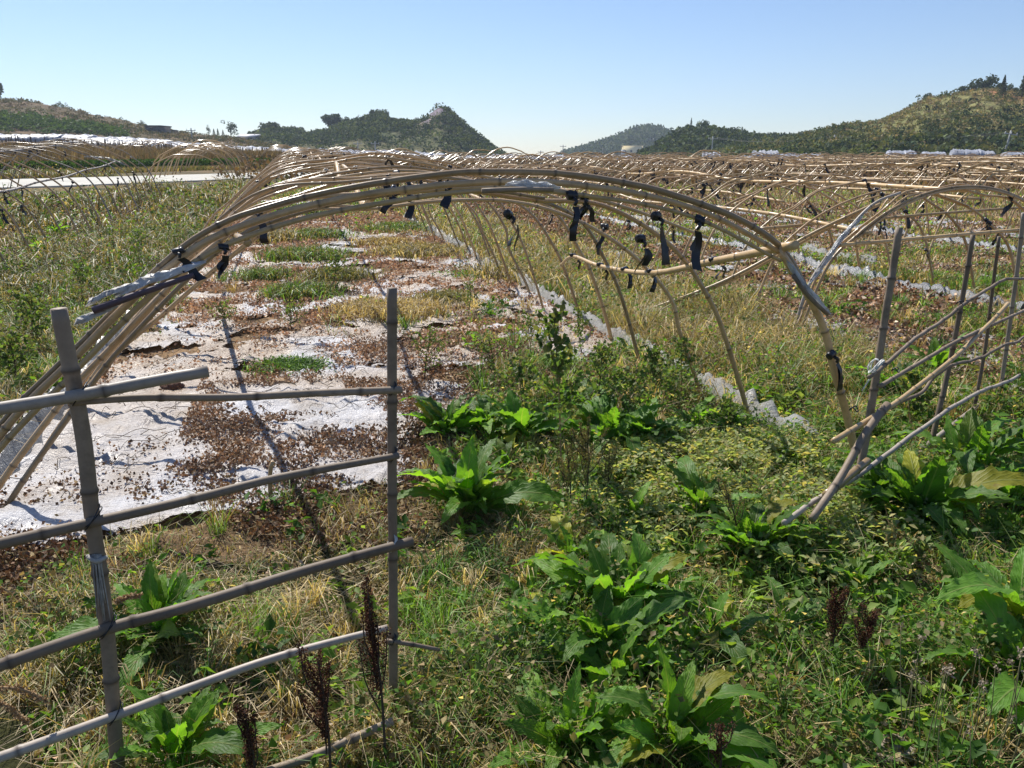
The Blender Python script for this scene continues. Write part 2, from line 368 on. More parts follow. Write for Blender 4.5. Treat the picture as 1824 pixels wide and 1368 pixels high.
# ------------------------------------------------------------ ground
def ground():
    d = np.concatenate([np.linspace(.4, 9, 260), np.geomspace(9.03, 60, 170), np.geomspace(61, 850, 80)])
    az = np.concatenate([np.linspace(-180, -46, 60, endpoint=False), np.linspace(-46, 46, 420), np.linspace(46, 180, 61)[1:]])
    A, D = np.meshgrid(R(1)*az, d, indexing='ij')
    x = D*np.sin(A); y = D*np.cos(A)
    z = g(x, y)-np.where(D > 150, (D-150)*.004, 0)*0
    p, a = w2l(x, y)
    c = np.zeros(x.shape+(3,))
    veg = fbm(x*.8, y*.8, 21); veg2 = fbm(x*.15, y*.15, 33)
    green = np.array([.075, .085, .03]); soil = np.array([.17, .12, .075]); straw = np.array([.22, .17, .08]); litter = np.array([.32, .22, .14])
    f = sst(veg, .35, .65)[..., None]; c = green*(1-f)+straw*f
    f = sst(veg2, .42, .62)[..., None]*.5; c = c*(1-f)+soil*f
    bd = inbed(p, a)[..., None]
    f = sst(fbm(x*2, y*2, 41), .3, .6)[..., None]; cb = soil*(1-f)+litter*f
    c = np.where(bd, cb, c)
    far = sst(D, 40, 70)[..., None]; brown = np.array([.15, .115, .08]); c = c*(1-far)+brown*far
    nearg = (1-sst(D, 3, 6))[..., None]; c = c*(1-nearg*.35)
    V = np.stack([x, y, z], -1).reshape(-1, 3)
    Q = grid_tris(len(az), len(d))
    # centre fan is far behind the first ring, under the camera: close it
    V = np.vstack([V, [[0, 0, g1(0, 0)]]]); ci = len(V)-1; C = np.vstack([c.reshape(-1, 3), [green]])
    i = np.arange(len(az)-1)*len(d)
    fan = np.stack([i, i+len(d), np.full(len(i), ci)], 1)
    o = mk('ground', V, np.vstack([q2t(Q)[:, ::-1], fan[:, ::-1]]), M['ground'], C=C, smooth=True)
    tag(o, kind='structure')
ground()

NEAR = [(-140, 345), (-60, 341), (0, 337), (120, 333), (240, 328), (360, 323), (480, 317), (600, 311)]
FARL = [(-140, 327), (-60, 324.5), (0, 322), (120, 319), (240, 315.5), (360, 312), (480, 308), (600, 304.5)]
def onroad(x, y, z, m=3.0):
    cz = y*math.cos(PITCH)-(z-H)*math.sin(PITCH); cy = y*math.sin(PITCH)+(z-H)*math.cos(PITCH)
    px = 912+F*x/cz; py = 684-F*cy/cz; n = np.array(NEAR, float); f = np.array(FARL, float)
    return (px < 600) & (px > -140) & (py < np.interp(px, n[:, 0], n[:, 1])+m) & (py > np.interp(px, f[:, 0], f[:, 1])-m*.6)
# road beyond the left field
def road():
    near, far = NEAR, FARL
    V = []; n = len(near)
    for (a, b) in zip(near, far):
        P = np.array(hit(*a)); Q = np.array(hit(*b))
        for k in range(5):
            q = P+(Q-P)*k/4; V.append((q[0], q[1], g1(q[0], q[1])+.05+.02*math.sin(k/4*math.pi)))
    V = np.array(V); lo = V.copy(); lo[:, 2] -= .25
    T = q2t(grid_tris(n, 5)); m = MB(); m.add(V, T[:, ::-1])
    e = [i*5 for i in range(n)]; 
    for side in (0, 4):
        VV = np.vstack([V[[i*5+side for i in range(n)]], lo[[i*5+side for i in range(n)]]])
        m.add(VV, q2t([(i, i+1, n+i+1, n+i) for i in range(n-1)]))
    tag(m.build('road', M['concrete'], smooth=False), kind='structure')
road()

# ------------------------------------------------------------ hills as solid height fields
def hill(name, crest, Df, Dr, Db, mat, rough=1.0, seed=0, rockx=None, tint=None):
    cx = np.array([c[0] for c in crest], float); cy = np.array([c[1] for c in crest], float)
    X = np.linspace(cx[0], cx[-1], int((cx[-1]-cx[0])/3)+2); n = len(X)
    m = 56; S = np.linspace(0, 1, m)
    hr = (278-np.interp(X, cx, cy))/1480.0*Dr + H
    Dv = np.where(S < .6, Df+(Dr-Df)*S/.6, Dr+(Db-Dr)*(S-.6)/.4)
    prof = np.where(S < .6, np.sin(S/.6*math.pi/2)**.9, np.cos((S-.6)/.4*math.pi/2))
    XX, DD = np.meshgrid(X, Dv, indexing='ij'); x = (XX-912)/1480*DD*1.0; y = DD
    base = g(x, y)-.6; HH = np.maximum(hr[:, None]-base, 0)
    edge = np.clip(np.minimum(XX-cx[0], cx[-1]-XX)/40, 0, 1)
    nz = (fbm(x*.05, y*.05, seed+3, 5)-.5)*.38*prof[None, :]*(1-.75*np.exp(-((S-.6)/.06)**2))[None, :]
    z = base+HH*(prof[None, :]+nz*rough) + rough*.35*(fbm(x*.25, y*.25, seed, 4)-.5)*np.minimum(HH, 6)*.35*edge
    C = np.ones((n, m, 3))
    if tint is not None: C = tint(XX, np.tile(S, (n, 1)), x, y, z)
    if rockx is not None:
        k = np.exp(-((XX-rockx[0])/rockx[1])**2)*sst(S, .42, .56)[None, :]
        z = z+k*3.2*(fbm(x*.35, y*.35, seed+50, 5)-.42)
    o = mk(name, np.stack([x, y, z], -1).reshape(-1, 3), q2t(grid_tris(n, m)), mat, C=C.reshape(-1, 3), smooth=True)
    tag(o, kind='structure')
    def sample(px, s):
        i = np.clip((px-X[0])/(X[1]-X[0]), 0, n-1.001); j = np.clip(s*(m-1), 0, m-1.001)
        i0 = i.astype(int); j0 = j.astype(int); fi = i-i0; fj = j-j0
        def L(A): return (A[i0, j0]*(1-fi)+A[i0+1, j0]*fi)*(1-fj)+(A[i0, j0+1]*(1-fi)+A[i0+1, j0+1]*fi)*fj
        return np.stack([L(x), L(y), L(z)], -1)
    return sample
def leafcloud(P, size, Cc, rs, up=.3):
    """one small folded leaf face per point, random direction"""
    n = len(P); d = rs.normal(size=(n, 3)); d[:, 2] += up; d /= np.linalg.norm(d, axis=1)[:, None]
    e = rs.normal(size=(n, 3)); s = np.cross(d, e); s /= np.linalg.norm(s, axis=1)[:, None]+1e-9
    L = size[:, None]; nn = np.cross(d, s)
    V = np.stack([P-d*L*.5, P-s*L*.36+nn*L*.1, P+d*L*.5, P+s*L*.36+nn*L*.1], 1).reshape(-1, 3)
    b = np.arange(n)*4; T = np.vstack([np.stack([b, b+1, b+2], 1), np.stack([b, b+2, b+3], 1)])
    return V, T, np.repeat(Cc, 4, axis=0)
def bushes(name, label, centers, rad, per, cols, leaf, seed, kind='stuff', mat='far_leaf', cat='shrubs'):
    rs = np.random.default_rng(seed); n = len(centers)
    c = np.repeat(centers, per, 0); r = np.repeat(rad, per)
    d = rs.normal(size=(len(c), 3)); d[:, 2] = np.abs(d[:, 2])*.9-.15; d /= np.linalg.norm(d, axis=1)[:, None]
    P = c+d*(r*rs.uniform(.55, 1.08, len(c)))[:, None]*np.array([1, 1, .85])
    ci = rs.integers(0, len(cols), n); C = np.asarray(cols)[ci]*rs.uniform(.7, 1.3, (n, 1)); C = np.repeat(C, per, 0)*rs.uniform(.75, 1.3, (len(c), 1))
    V, T, CC = leafcloud(P, leaf*r*rs.uniform(.7, 1.3, len(c)), C, rs)
    o = mk(name, V, T, M[mat], C=CC); tag(o, label, cat, kind=kind); return o
DG = [(.042, .068, .03), (.06, .09, .036), (.085, .11, .04), (.034, .055, .028)]
MG = [(.11, .14, .05), (.15, .16, .06), (.20, .18, .08), (.08, .11, .045)]
BG = [(.22, .18, .10), (.27, .20, .11), (.16, .16, .07), (.32, .25, .14)]

def tint_c(XX, S, x, y, z):
    C = np.ones(XX.shape+(3,)); k = np.clip(np.exp(-((XX-776)/32)**2)*sst(S, .26, .42)*1.6*(fbm(x*.3, y*.3, 9) > .40), 0, 1)[..., None]
    return C*(1-k)+k*np.array([1.7, 1.5, 3.3])
smp_c = hill('hill', [(430, 262), (450, 246), (480, 240), (520, 243), (560, 247), (590, 241), (640, 224), (680, 216), (700, 223), (740, 227), (762, 219), (776, 207), (785, 200), (796, 206), (820, 226), (850, 249), (880, 270), (905, 286)], 175, 235, 330, M['hill_green'], 1.5, 11, rockx=(778, 26), tint=tint_c)
smp_f = hill('hill', [(990, 284), (1010, 278), (1060, 264), (1110, 248), (1150, 233), (1175, 238), (1200, 247), (1260, 258), (1330, 262), (1450, 280)], 440, 560, 700, M['hill_green'], .8, 23)
smp_w = hill('hill', [(1130, 284), (1165, 274), (1190, 255), (1220, 240), (1250, 238), (1300, 246), (1340, 254), (1400, 254), (1480, 262), (1560, 276)], 160, 200, 260, M['hill_green'], .8, 31)
def tint_r(XX, S, x, y, z):
    C = np.ones(XX.shape+(3,)); k = (np.exp(-((XX-1785)/42)**2)*np.exp(-((S-.44)/.07)**2)*1.5).clip(0, 1)[..., None]
    k2 = (np.exp(-((XX-1640)/90)**2)*sst(S, .4, .5)).clip(0, 1)[..., None]
    C = C*(1-k2)+k2*np.array([1.0, 1.15, .85]); return C*(1-k)+k*np.array([2.4, 1.15, 1.5])
smp_r = hill('hill', [(1180, 290), (1260, 276), (1330, 258), (1400, 252), (1450, 242), (1500, 233), (1560, 223), (1600, 208), (1640, 188), (1700, 180), (1740, 173), (1790, 179), (1850, 182), (2000, 188), (2300, 215), (2600, 280)], 100, 170, 260, M['hill_grass'], .9, 41, tint=tint_r)
smp_l = hill('hill', [(-900, 250), (-500, 190), (-200, 180), (0, 192), (60, 194), (120, 202), (200, 218), (270, 234), (330, 240), (420, 248), (470, 256), (540, 275)], 125, 190, 280, M['hill_brown'], .8, 51)

def hillveg(smp, n, xr, srange, rad, per, cols, leaf, seed, label, dens=None, name='hill_shrubs'):
    rs = np.random.default_rng(seed); px = rs.uniform(*xr, n); s = rs.uniform(*srange, n)
    if dens is not None:
        k = rs.random(n) < dens(px, s); px = px[k]; s = s[k]
    P = smp(px, s); r = rs.uniform(*rad, len(px)); P[:, 2] += r*.1
    return bushes(name, label, P, r, per, cols, leaf, seed+1)
hillveg(smp_c, 7500, (440, 900), (.03, .8), (.6, 1.7), 26, DG+MG[:1], .42, 101, 'dark green scrub covering the rocky peaked hill in the centre',
        dens=lambda px, s: np.clip(.08+.75*sst(s+.12*(vnoise(px*.03, s*8, 3)-.5), .15, .4)+(px > 790)*.3, 0, 1)*(1-.95*np.exp(-((px-776)/34)**2)*(s > .30)))
hillveg(smp_f, 2600, (1000, 1440), (.05, .75), (2, 5), 22, DG, .4, 102, 'dark woodland covering the farthest conical hill')
hillveg(smp_w, 3600, (1140, 1550), (.02, .8), (.8, 2.2), 32, DG+DG+MG[:1], .42, 103, 'dense dark green woodland on the low hill right of the cream house')
hillveg(smp_r, 6500, (1200, 2100), (.0, .85), (.3, 1.3), 26, MG+DG, .40, 104, 'olive green scrub scattered over the big hill on the right',
        dens=lambda px, s: np.clip(.9-1.3*sst(px, 1440, 1580)*sst(s, .12, .3)+.5*(vnoise(px*.03, s*9, 4) > .64)+.9*np.exp(-((px-1735)/40)**2)*(s > .52), .03, 1))
hillveg(smp_r, 5000, (1250, 2100), (.0, .7), (.25, .7), 16, BG+MG[1:3], .6, 105, 'pale dry grass tussocks over the big hill on the right')
hillveg(smp_l, 5200, (-250, 530), (.0, .75), (.2, .7), 18, [tuple(.62*v for v in c) for c in BG+BG+MG], .5, 106, 'dry brown and green scrub scattered over the left hill',
        dens=lambda px, s: np.clip(.35+.6*(vnoise(px*.02, s*7, 8) > .55), 0, 1))
rs = np.random.default_rng(3); n = 420
px = rs.uniform(-40, 230, n); s = rs.normal(.16, .035, n)
P = smp_l(px, np.clip(s, 0, 1)); bushes('hill_shrubs', 'band of bright green bushes low on the left hill', P, rs.uniform(.5, 1.4, n), 30, [(.07, .12, .03), (.09, .15, .03)], .45, 107)
# thick bushes at the hill feet, one belt
rs = np.random.default_rng(8); n = 700; px = rs.uniform(1180, 1830, n); s = np.abs(rs.normal(.03, .05, n)); P = smp_r(px, s); r = rs.uniform(.6, 2.0, n); bushes('foothill_bushes', 'dark belt of bushes along the foot of the right hills', P, r, 40, DG+MG[:2], .38, 108)

# ------------------------------------------------------------ single trees on the skylines
def tree(px, smp, s, h, w, label, cone=False, seed=0, cols=DG, sparse=1.0):
    rs = np.random.default_rng(900+seed); b = smp(np.array([float(px)]), np.array([s]))[0]
    t = empty('pine_tree' if cone else 'tree', tuple(b), 0, label, 'tree')
    m = MB(); m.add(*tube([(0, 0, -.5), (.05*h*rs.normal()*.3, 0, h*.45), (0, 0, h*.9)], .03*h, .008*h, 6, step=h*.1)[:2])
    for k in range(7):
        z = h*(.3+.08*k); a = k*2.4; L = w*.45*(1-.09*k)
        m.add(*tube([(0, 0, z), (math.cos(a)*L*.6, math.sin(a)*L*.6, z+L*.3), (math.cos(a)*L, math.sin(a)*L, z+L*.55)], .012*h, .004*h, 5, step=.3)[:2])
    m.build('trunk', M['trunk'], t)
    n = int(900*sparse); u = rs.random(n)
    if cone:
        z = h*(.12+.88*u); r = w*.5*(1-u)**.8*rs.uniform(.3, 1, n); a = rs.uniform(0, 6.28, n); P = np.stack([r*np.cos(a), r*np.sin(a), z-.15*r], 1)
    else:
        k = 16; cc = rs.normal(size=(k, 3))*np.array([w*.26, w*.26, h*.17])+np.array([0, 0, h*.66]); rr = rs.uniform(.1, .2, k)*w+.04*h
        i = rs.integers(0, k, n); d = rs.normal(size=(n, 3)); d /= np.linalg.norm(d, axis=1)[:, None]; P = cc[i]+d*(rr[i]*rs.uniform(.6, 1.1, n))[:, None]
    C = np.asarray(cols)[rs.integers(0, len(cols), n)]*rs.uniform(.7, 1.3, (n, 1))
    V, T, CC = leafcloud(P, np.full(n, .085*w+.02*h)*rs.uniform(.7, 1.3, n), C, rs)
    mk('crown', V, T, M['far_leaf'], C=CC, parent=t); return t
tree(8, smp_l, .6, 4.6, 4.2, 'round dark tree on the crest of the left hill at the photo edge', seed=1)
tree(-14, smp_l, .6, 3.4, 4, 'lower dark tree beside the round one at the far left edge', seed=2)
tree(119, smp_l, .6, 1.7, 2.0, 'small lone round tree on the left hill crest', seed=3, sparse=.5)
tree(262, smp_l, .62, 2.0, 1.8, 'small bare tree just left of the dark stone building', seed=4, sparse=.4)
tree(415, smp_l, .62, 3.7, 2.6, 'thin airy tree left of the small white shed', seed=5, sparse=.6)
for i, (px, h, lab) in enumerate([(376, 2.3, 'leftmost of the small conifers left of the thin airy tree'), (385, 1.9, 'second small conifer from the left on the low left ridge'), (392, 2.0, 'third small conifer from the left on the low left ridge'), (401, 1.8, 'small conifer nearest the thin airy tree')]):
    tree(px, smp_l, .6, h, 1.0, lab, cone=(i > 0), seed=10+i, sparse=.5)
tree(600, smp_c, .6, 4.6, 6.2, 'big round dark tree on the shoulder left of the rocky peak', seed=21, sparse=1.6)
tree(680, smp_c, .6, 3.0, 6, 'bushy tree on the middle summit left of the rocky peak', seed=22, sparse=1.3)
tree(484, smp_c, .6, 2.6, 6, 'broad bushy tree right of the small white shed', seed=23, sparse=1.3)
tree(533, smp_c, .6, 2.4, 4, 'small tree on the low ridge left of the round dark tree', seed=24)
tree(1228, smp_w, .6, 3.6, 1.1, 'thin pine standing above the dark wooded hill', cone=True, seed=31, sparse=.5)
tree(1252, smp_w, .6, 2.4, 3.0, 'round tree on top of the dark wooded hill', seed=32)
tree(1312, smp_w, .6, 2.4, 3.2, 'sparse pale tree right of the dark wooded hill top', seed=33, sparse=.45)
tree(1347, smp_w, .6, 1.8, .9, 'tiny cypress on the ridge between the two right hills', cone=True, seed=34, sparse=.5)
for i, (px, h, w_, lab) in enumerate([(1715, 2.3, 4.0, 'leftmost leafy tree on the summit of the big right hill'), (1738, 2.9, 4.2, 'tallest leafy tree on the summit of the big right hill'), (1762, 2.0, 3.4, 'rightmost leafy tree on the summit of the big right hill'), (1640, 1.5, 2.6, 'small bush tree at the top edge of the bare grassy slope'), (1790, 2, 3, 'small leafy tree behind the tall conifer on the right hill')]):
    tree(px, smp_r, .6, h, w_, lab, seed=40+i, sparse=1.1)
for i, (px, s, h, lab) in enumerate([(1812, .50, 6.4, 'tall dark conifer on the red earth slope at the right edge'), (1803, .42, 4.6, 'dark conifer lower left of the tallest one on the right slope'), (1768, .40, 3.6, 'small dark conifer on the left side of the red earth patch'), (1826, .40, 4.0, 'dark conifer cut by the right photo edge')]):
    tree(px, smp_r, s, h, h*.42, lab, cone=True, seed=60+i, sparse=1.0)

# ------------------------------------------------------------ far buildings
def house(px, py, Y, wpx, hpx, mat, label, roof='flat', rmat='greyroof', rz=0, dep=6, nwin=3, name='house'):
    b = at(px, py, Y); W = wpx/1480*Y; Hh = hpx/1480*Y; gz = g1(b[0], b[1]); z0 = min(b[2], b[2])
    t = empty(name, (b[0], b[1], z0), rz, label, 'building')
    m = MB(); m.add(*box(-W/2, W/2, -dep/2, dep/2, -1.5, Hh)); m.build('wall', M[mat], t, smooth=False)
    m = MB()
    if roof == 'flat':
        m.add(*box(-W/2-.15, W/2+.15, -dep/2-.15, dep/2+.15, Hh+.003, Hh+.25))
    else:
        V, T = box(-W/2-.2, W/2+.2, -dep/2-.3, dep/2+.3, Hh+.003, Hh+.12); V[4:, 2] += np.where(V[4:, 1] > 0, .7, 0); m.add(V, T)
    m.build('roof', M[rmat], t, smooth=False)
    for k in range(nwin):
        x = -W/2+W*(k+.5)/nwin; m = MB(); m.add(*box(x-.5, x+.5, -dep/2-.06, -dep/2-.002, Hh*.4, Hh*.4+min(1.1, Hh*.4))); m.build('window', M['window'], t, smooth=False)
    return t
h1 = house(1126, 279, 420, 34, 18, 'cream', 'cream coloured house at the foot of the wooded hill', rmat='cream', rz=R(-18), nwin=3)
m = MB(); m.add(*box(-4.9, -3.2, -4.6, -3.01, -1, 3.4)); m.build('annex', M['bwhite'], h1, smooth=False)
house(1157, 279, 400, 14, 7, 'blue', 'blue shed with pale sheet roof right of the cream house', roof='lean', rmat='bwhite', dep=4, nwin=1, name='shed')
house(283, 238, 165, 26, 11, 'stone', 'dark stone building on the lower left hill crest', rmat='stone', nwin=2, dep=5)
house(302, 240, 170, 16, 6, 'stone', 'low dark annex right of the stone building on the left hill', rmat='stone', nwin=1, dep=4)
house(443, 250, 200, 30, 5, 'bwhite', 'small white shed with grey roof on the low ridge', roof='lean', nwin=2, dep=4, name='shed')
rs = np.random.default_rng(77)
for i, px in enumerate((1100,)):
    pass

# ------------------------------------------------------------ utility poles and wires
def upole(px, pyt, pyb, Y, label, lean=0):
    t_ = at(px, pyt, Y); x, y = t_[0], Y; z0 = at(px, pyb, Y)[2]; h = t_[2]-z0
    e = empty('utility_pole', (x, y, z0), 0, label, 'utility pole', None); e.rotation_euler = (0, lean, 0)
    m = MB(); m.add(*tube([(0, 0, -.8), (0, 0, h)], .17, .10, 8, step=1)[:2]); m.build('pole_shaft', M['pole'], e)
    m = MB(); m.add(*box(-.85, .85, -.2, -.12, h-.5, h-.38)); m.build('crossarm', M['pole'], e, smooth=False)
    for k in (-.75, 0, .75):
        m = MB(); m.add(*tube([(k, -.16, h-.38), (k, -.16, h-.16)], .06, .04, 6)[:2]); m.build('insulator', M['bwhite'], e)
    return (x, y, z0+h-.2)
UP = [upole(1270, 243, 290, 150, 'utility pole in front of the dark wooded hill'), upole(1487, 240, 290, 130, 'utility pole in front of the middle of the right hill'), upole(1793, 232, 295, 105, 'slightly leaning utility pole near the right edge', lean=.14)]
upole(1164, 246, 281, 190, 'utility pole beside the blue shed'); upole(1003, 258, 281, 230, 'utility pole alone against the sky right of the central gap')
upole(963, 268, 282, 260, 'small distant utility pole left of the lone sky pole'); upole(1074, 263, 281, 300, 'distant pole left of the cream house')
upole(637, 252, 283, 170, 'utility pole at the foot of the central hill on the left'); upole(668, 252, 282, 170, 'utility pole at the foot of the central hill toward the middle')
upole(805, 262, 283, 190, 'utility pole at the foot of the rocky peak'); upole(340, 228, 245, 150, 'pole left of the four small conifers')
def wire(a, b, label):
    m = MB()
    for k in (-.75, .75):
        P = [np.array(a)*(1-t)+np.array(b)*t+np.array([k, -.1, -.8*4*t*(1-t)]) for t in np.linspace(0, 1, 9)]
        m.add(*tube(P, .018, .018, 4, step=4)[:2])
    tag(m.build('power_line', M['wire']), label, 'power line')
wire(UP[0], UP[1], 'thin power wires strung over the wooded slope between two poles')
wire(UP[1], UP[2], 'thin power wires running to the leaning pole at the right')

# ------------------------------------------------------------ film covered tunnels far off
def gh_mesh(seed):
    rs = np.random.default_rng(seed); n, m = 34, 11
    L = np.linspace(0, 1, n); th = np.linspace(0, math.pi, m); V = []
    for l in L:
        r = 1+.07*math.sin(l*95+seed)+.06*rs.normal(); e = 1 if 0 < l < 1 else 0
        for k in th:
            V.append((math.cos(k)*r*(.97+.05*rs.random()), l, max(0, math.sin(k)**.8)*r*(.95+.1*rs.random()) if l > 0 else math.sin(k)*.93))
    V = np.array(V); T = q2t(grid_tris(n, m))
    ends = [(0, k+1, k) for k in range(1, m-1)]+[((n-1)*m, (n-1)*m+k, (n-1)*m+k+1) for k in range(1, m-1)]
    return V, np.vstack([T, np.array(ends)])
ghs = []
def greenhouse(x, y, rz, W, Hh, L, label, group, zoff=0, part=0):
    k = len(ghs) % 5
    o = None
    if len(ghs) < 5:
        V, T = gh_mesh(k); o = mk('film_tunnel', V, T, M['greenhouse'], C=np.ones((len(V), 3)), smooth=True)
    else:
        o = ghs[k].copy(); col.objects.link(o); 
        for key in list(o.keys()): del o[key]
    o.location = (x, y, g1(x, y)-.05+zoff); o.rotation_euler = (0, 0, rz); o.scale = (W/2, L, Hh); ghs.append(o)
    tag(o, label, 'greenhouse', group); return o
rs = np.random.default_rng(5)
# rows stepping down the left slope
LG = []
for row in range(11):
    d = 84+row*5.0
    for pxx_ in np.arange(-60, 640, 46 if row > 3 else 56):
        top = np.interp(pxx_, [-60, 0, 200, 330, 460, 640], [150, 132, 125, 118, 122, 132]); bot = np.interp(pxx_, [-60, 0, 200, 330, 460, 640], [118, 110, 92, 84, 84, 98])
        if bot <= d <= top: LG.append((pxx_+rs.uniform(-8, 8)+row*9, d))
for i, (px, d) in enumerate(LG):
    x = (px-912)/1480*d; greenhouse(x, d, R(78)+rs.normal()*.05, 2.8, rs.uniform(.7, 1.25), rs.uniform(3.6, 5.6), 'white film covered tunnel in the rows on the left slope', 'white film tunnels on the left slope')
for i in range(34):
    px = 560+i*19+rs.uniform(-5, 5); d = rs.uniform(120, 165)
    if 795 < px < 850: continue
    x = (px-912)/1480*d; greenhouse(x, d, R(78+rs.normal()*6), 3.2, 1.25+.25*rs.random(), rs.uniform(3, 6), 'white film covered tunnel in the band across the middle distance', 'white film tunnels across the middle distance', zoff=0)
for (px, d, L, h_, rz, lab) in [(1262, 92, 2.6, 1.2, 80, 'white film tunnel right of the low dark hill foot, dome shaped'), (1318, 84, 3.6, 1.0, 60, 'low torn white film tunnel left of the centre of the right field edge'), (1357, 85, 3.2, 1.2, 85, 'short boxy white film tunnel between two low ones'), (1418, 82, 5.2, 1.05, 65, 'long white film tunnel rising to the right below the wooded slope'),
      (1575, 88, 6.4, 1.35, 72, 'ribbed white film tunnel at the foot of the right hill, left one'), (1640, 90, 5.0, 1.3, 75, 'ribbed white film tunnel at the foot of the right hill, second from left'), (1690, 86, 7, 1.35, 70, 'largest ribbed white film tunnel at the foot of the right hill'), (1735, 92, 4, 1.1, 75, 'small ribbed white film tunnel right of the largest'), (1785, 90, 6, 1.2, 74, 'grey white film tunnel behind the leaning pole'), (1840, 90, 6, 1.2, 74, 'grey white film tunnel cut by the right photo edge')]:
    x = (px-912)/1480*d; greenhouse(x+L/2, d, R(rz), 3, h_*(.55 if px > 1500 else .8)*rs.uniform(.7, 1.1), L*(.42 if px > 1500 else .75), lab, None, zoff=1.15 if px > 1500 else .75)
# ------------------------------------------------------------ bamboo tunnel frames
def prof0():     # shape of the near arches, measured: x across from the left foot, z up
    return np.array([(0, -.25), (.02, 0), (.45, .56), (.73, .84), (1.22, 1.27), (1.6, 1.435), (2.05, 1.52), (2.5, 1.553), (2.95, 1.52), (3.4, 1.42), (3.84, 1.22), (4.10, .88), (4.22, .60), (4.42, .1), (4.5, -.25)])
def profg(wd, h, n=13):
    u = np.linspace(-1, 1, n); x = (u*.5+.5)*wd; z = h*(1-np.abs(u)**2.05)**.66
    P = np.stack([x, z], 1); P[0, 1] = P[-1, 1] = -.2; return P
def sub(P, x0, x1, n=9):
    xs = np.linspace(x0, x1, n); return np.stack([xs, np.interp(xs, P[:, 0], P[:, 1])], 1)
def part_of(P, i0, i1): return P[i0:i1]
def arch_meshes(P, kinds, rad, seg, node, step, mats):
    """a few arches, each as two poles that overlap at the top"""
    out = []
    wd = P[-1, 0]; k = len(P)
    for i in range(kinds):
        rs = np.random.default_rng(100+i+int(wd*10)); j = rs.normal(size=(k, 2))*.018; j[[0, 1, -1, -2]] *= .3
        Q = P+j; e1 = int(k*rs.uniform(.62, .8)); e0 = int(k*rs.uniform(.2, .38)); dy = rs.uniform(.02, .035)*rs.choice([-1, 1])
        A = [(x, 0, z) for x, z in Q[:e1]]; B = [(x, dy, z-.035+.004*rs.normal()) if n < len(Q[e0:])-3 else (x, dy*.6, z) for n, (x, z) in enumerate(Q[e0:])][::-1]
        pr = []
        for n, L in enumerate((A, B)):
            m = MB(); m.add(*tube(L, rad*rs.uniform(.85, 1.1), rad*.5, seg, node=node, step=step, seed=i*2+n)); o = m.build('arch_pole', mats[(i+n) % len(mats)])
            pr.append(o)
        out.append(pr)
    return out
def tie_mesh(seed):
    rs = np.random.default_rng(seed); m = MB()
    m.add(*tube([(-.022, 0, 0), (-.01, 0, .002), (.008, 0, -.002), (.022, 0, 0)], .018, .019, 9, step=.012)[:2])
    m.add(*tube([(0, -.018, -.01), (.008, -.03, -.02), (0, -.025, -.035)], .009, .007, 6, step=.01)[:2])
    for k in range(rs.integers(1, 3)):
        L = rs.uniform(.05, .15); a = rs.normal()*.35; n = 7; t = np.linspace(0, 1, n); wv = .011+.006*rs.random()
        cx = a*L*t+.01*np.sin(t*5+k); cz = -.04-L*t; cy = -.04+.012*np.sin(t*4+seed)
        tw = rs.uniform(-1, 1)*t*1.6
        l = np.stack([cx-np.cos(tw)*wv*(1+.5*t), cy-np.sin(tw)*wv, cz], 1); r = np.stack([cx+np.cos(tw)*wv*(1+.5*t), cy+np.sin(tw)*wv, cz], 1)
        V = np.vstack([np.stack([l, r], 1).reshape(-1, 3), np.stack([l, r], 1).reshape(-1, 3)+[0, .0022, 0]])
        Q = grid_tris(n, 2); m.add(V, np.vstack([q2t(Q), q2t(Q+2*n)[:, ::-1]]))
    return m.build('tie', M['tape'])
proto = empty('prototype', (0, 0, -50), 0, 'x', 'x')
ties = [tie_mesh(k) for k in range(6)]
for o in ties: o.parent = proto
def put(src_mesh, name, parent, loc, rot=(0, 0, 0), sc=(1, 1, 1)):
    o = bpy.data.objects.new(name, src_mesh); col.objects.link(o); o.parent = parent; o.location = loc; o.rotation_euler = rot; o.scale = sc; return o
def zat(P, x): return float(np.interp(x, P[:, 0], P[:, 1]))
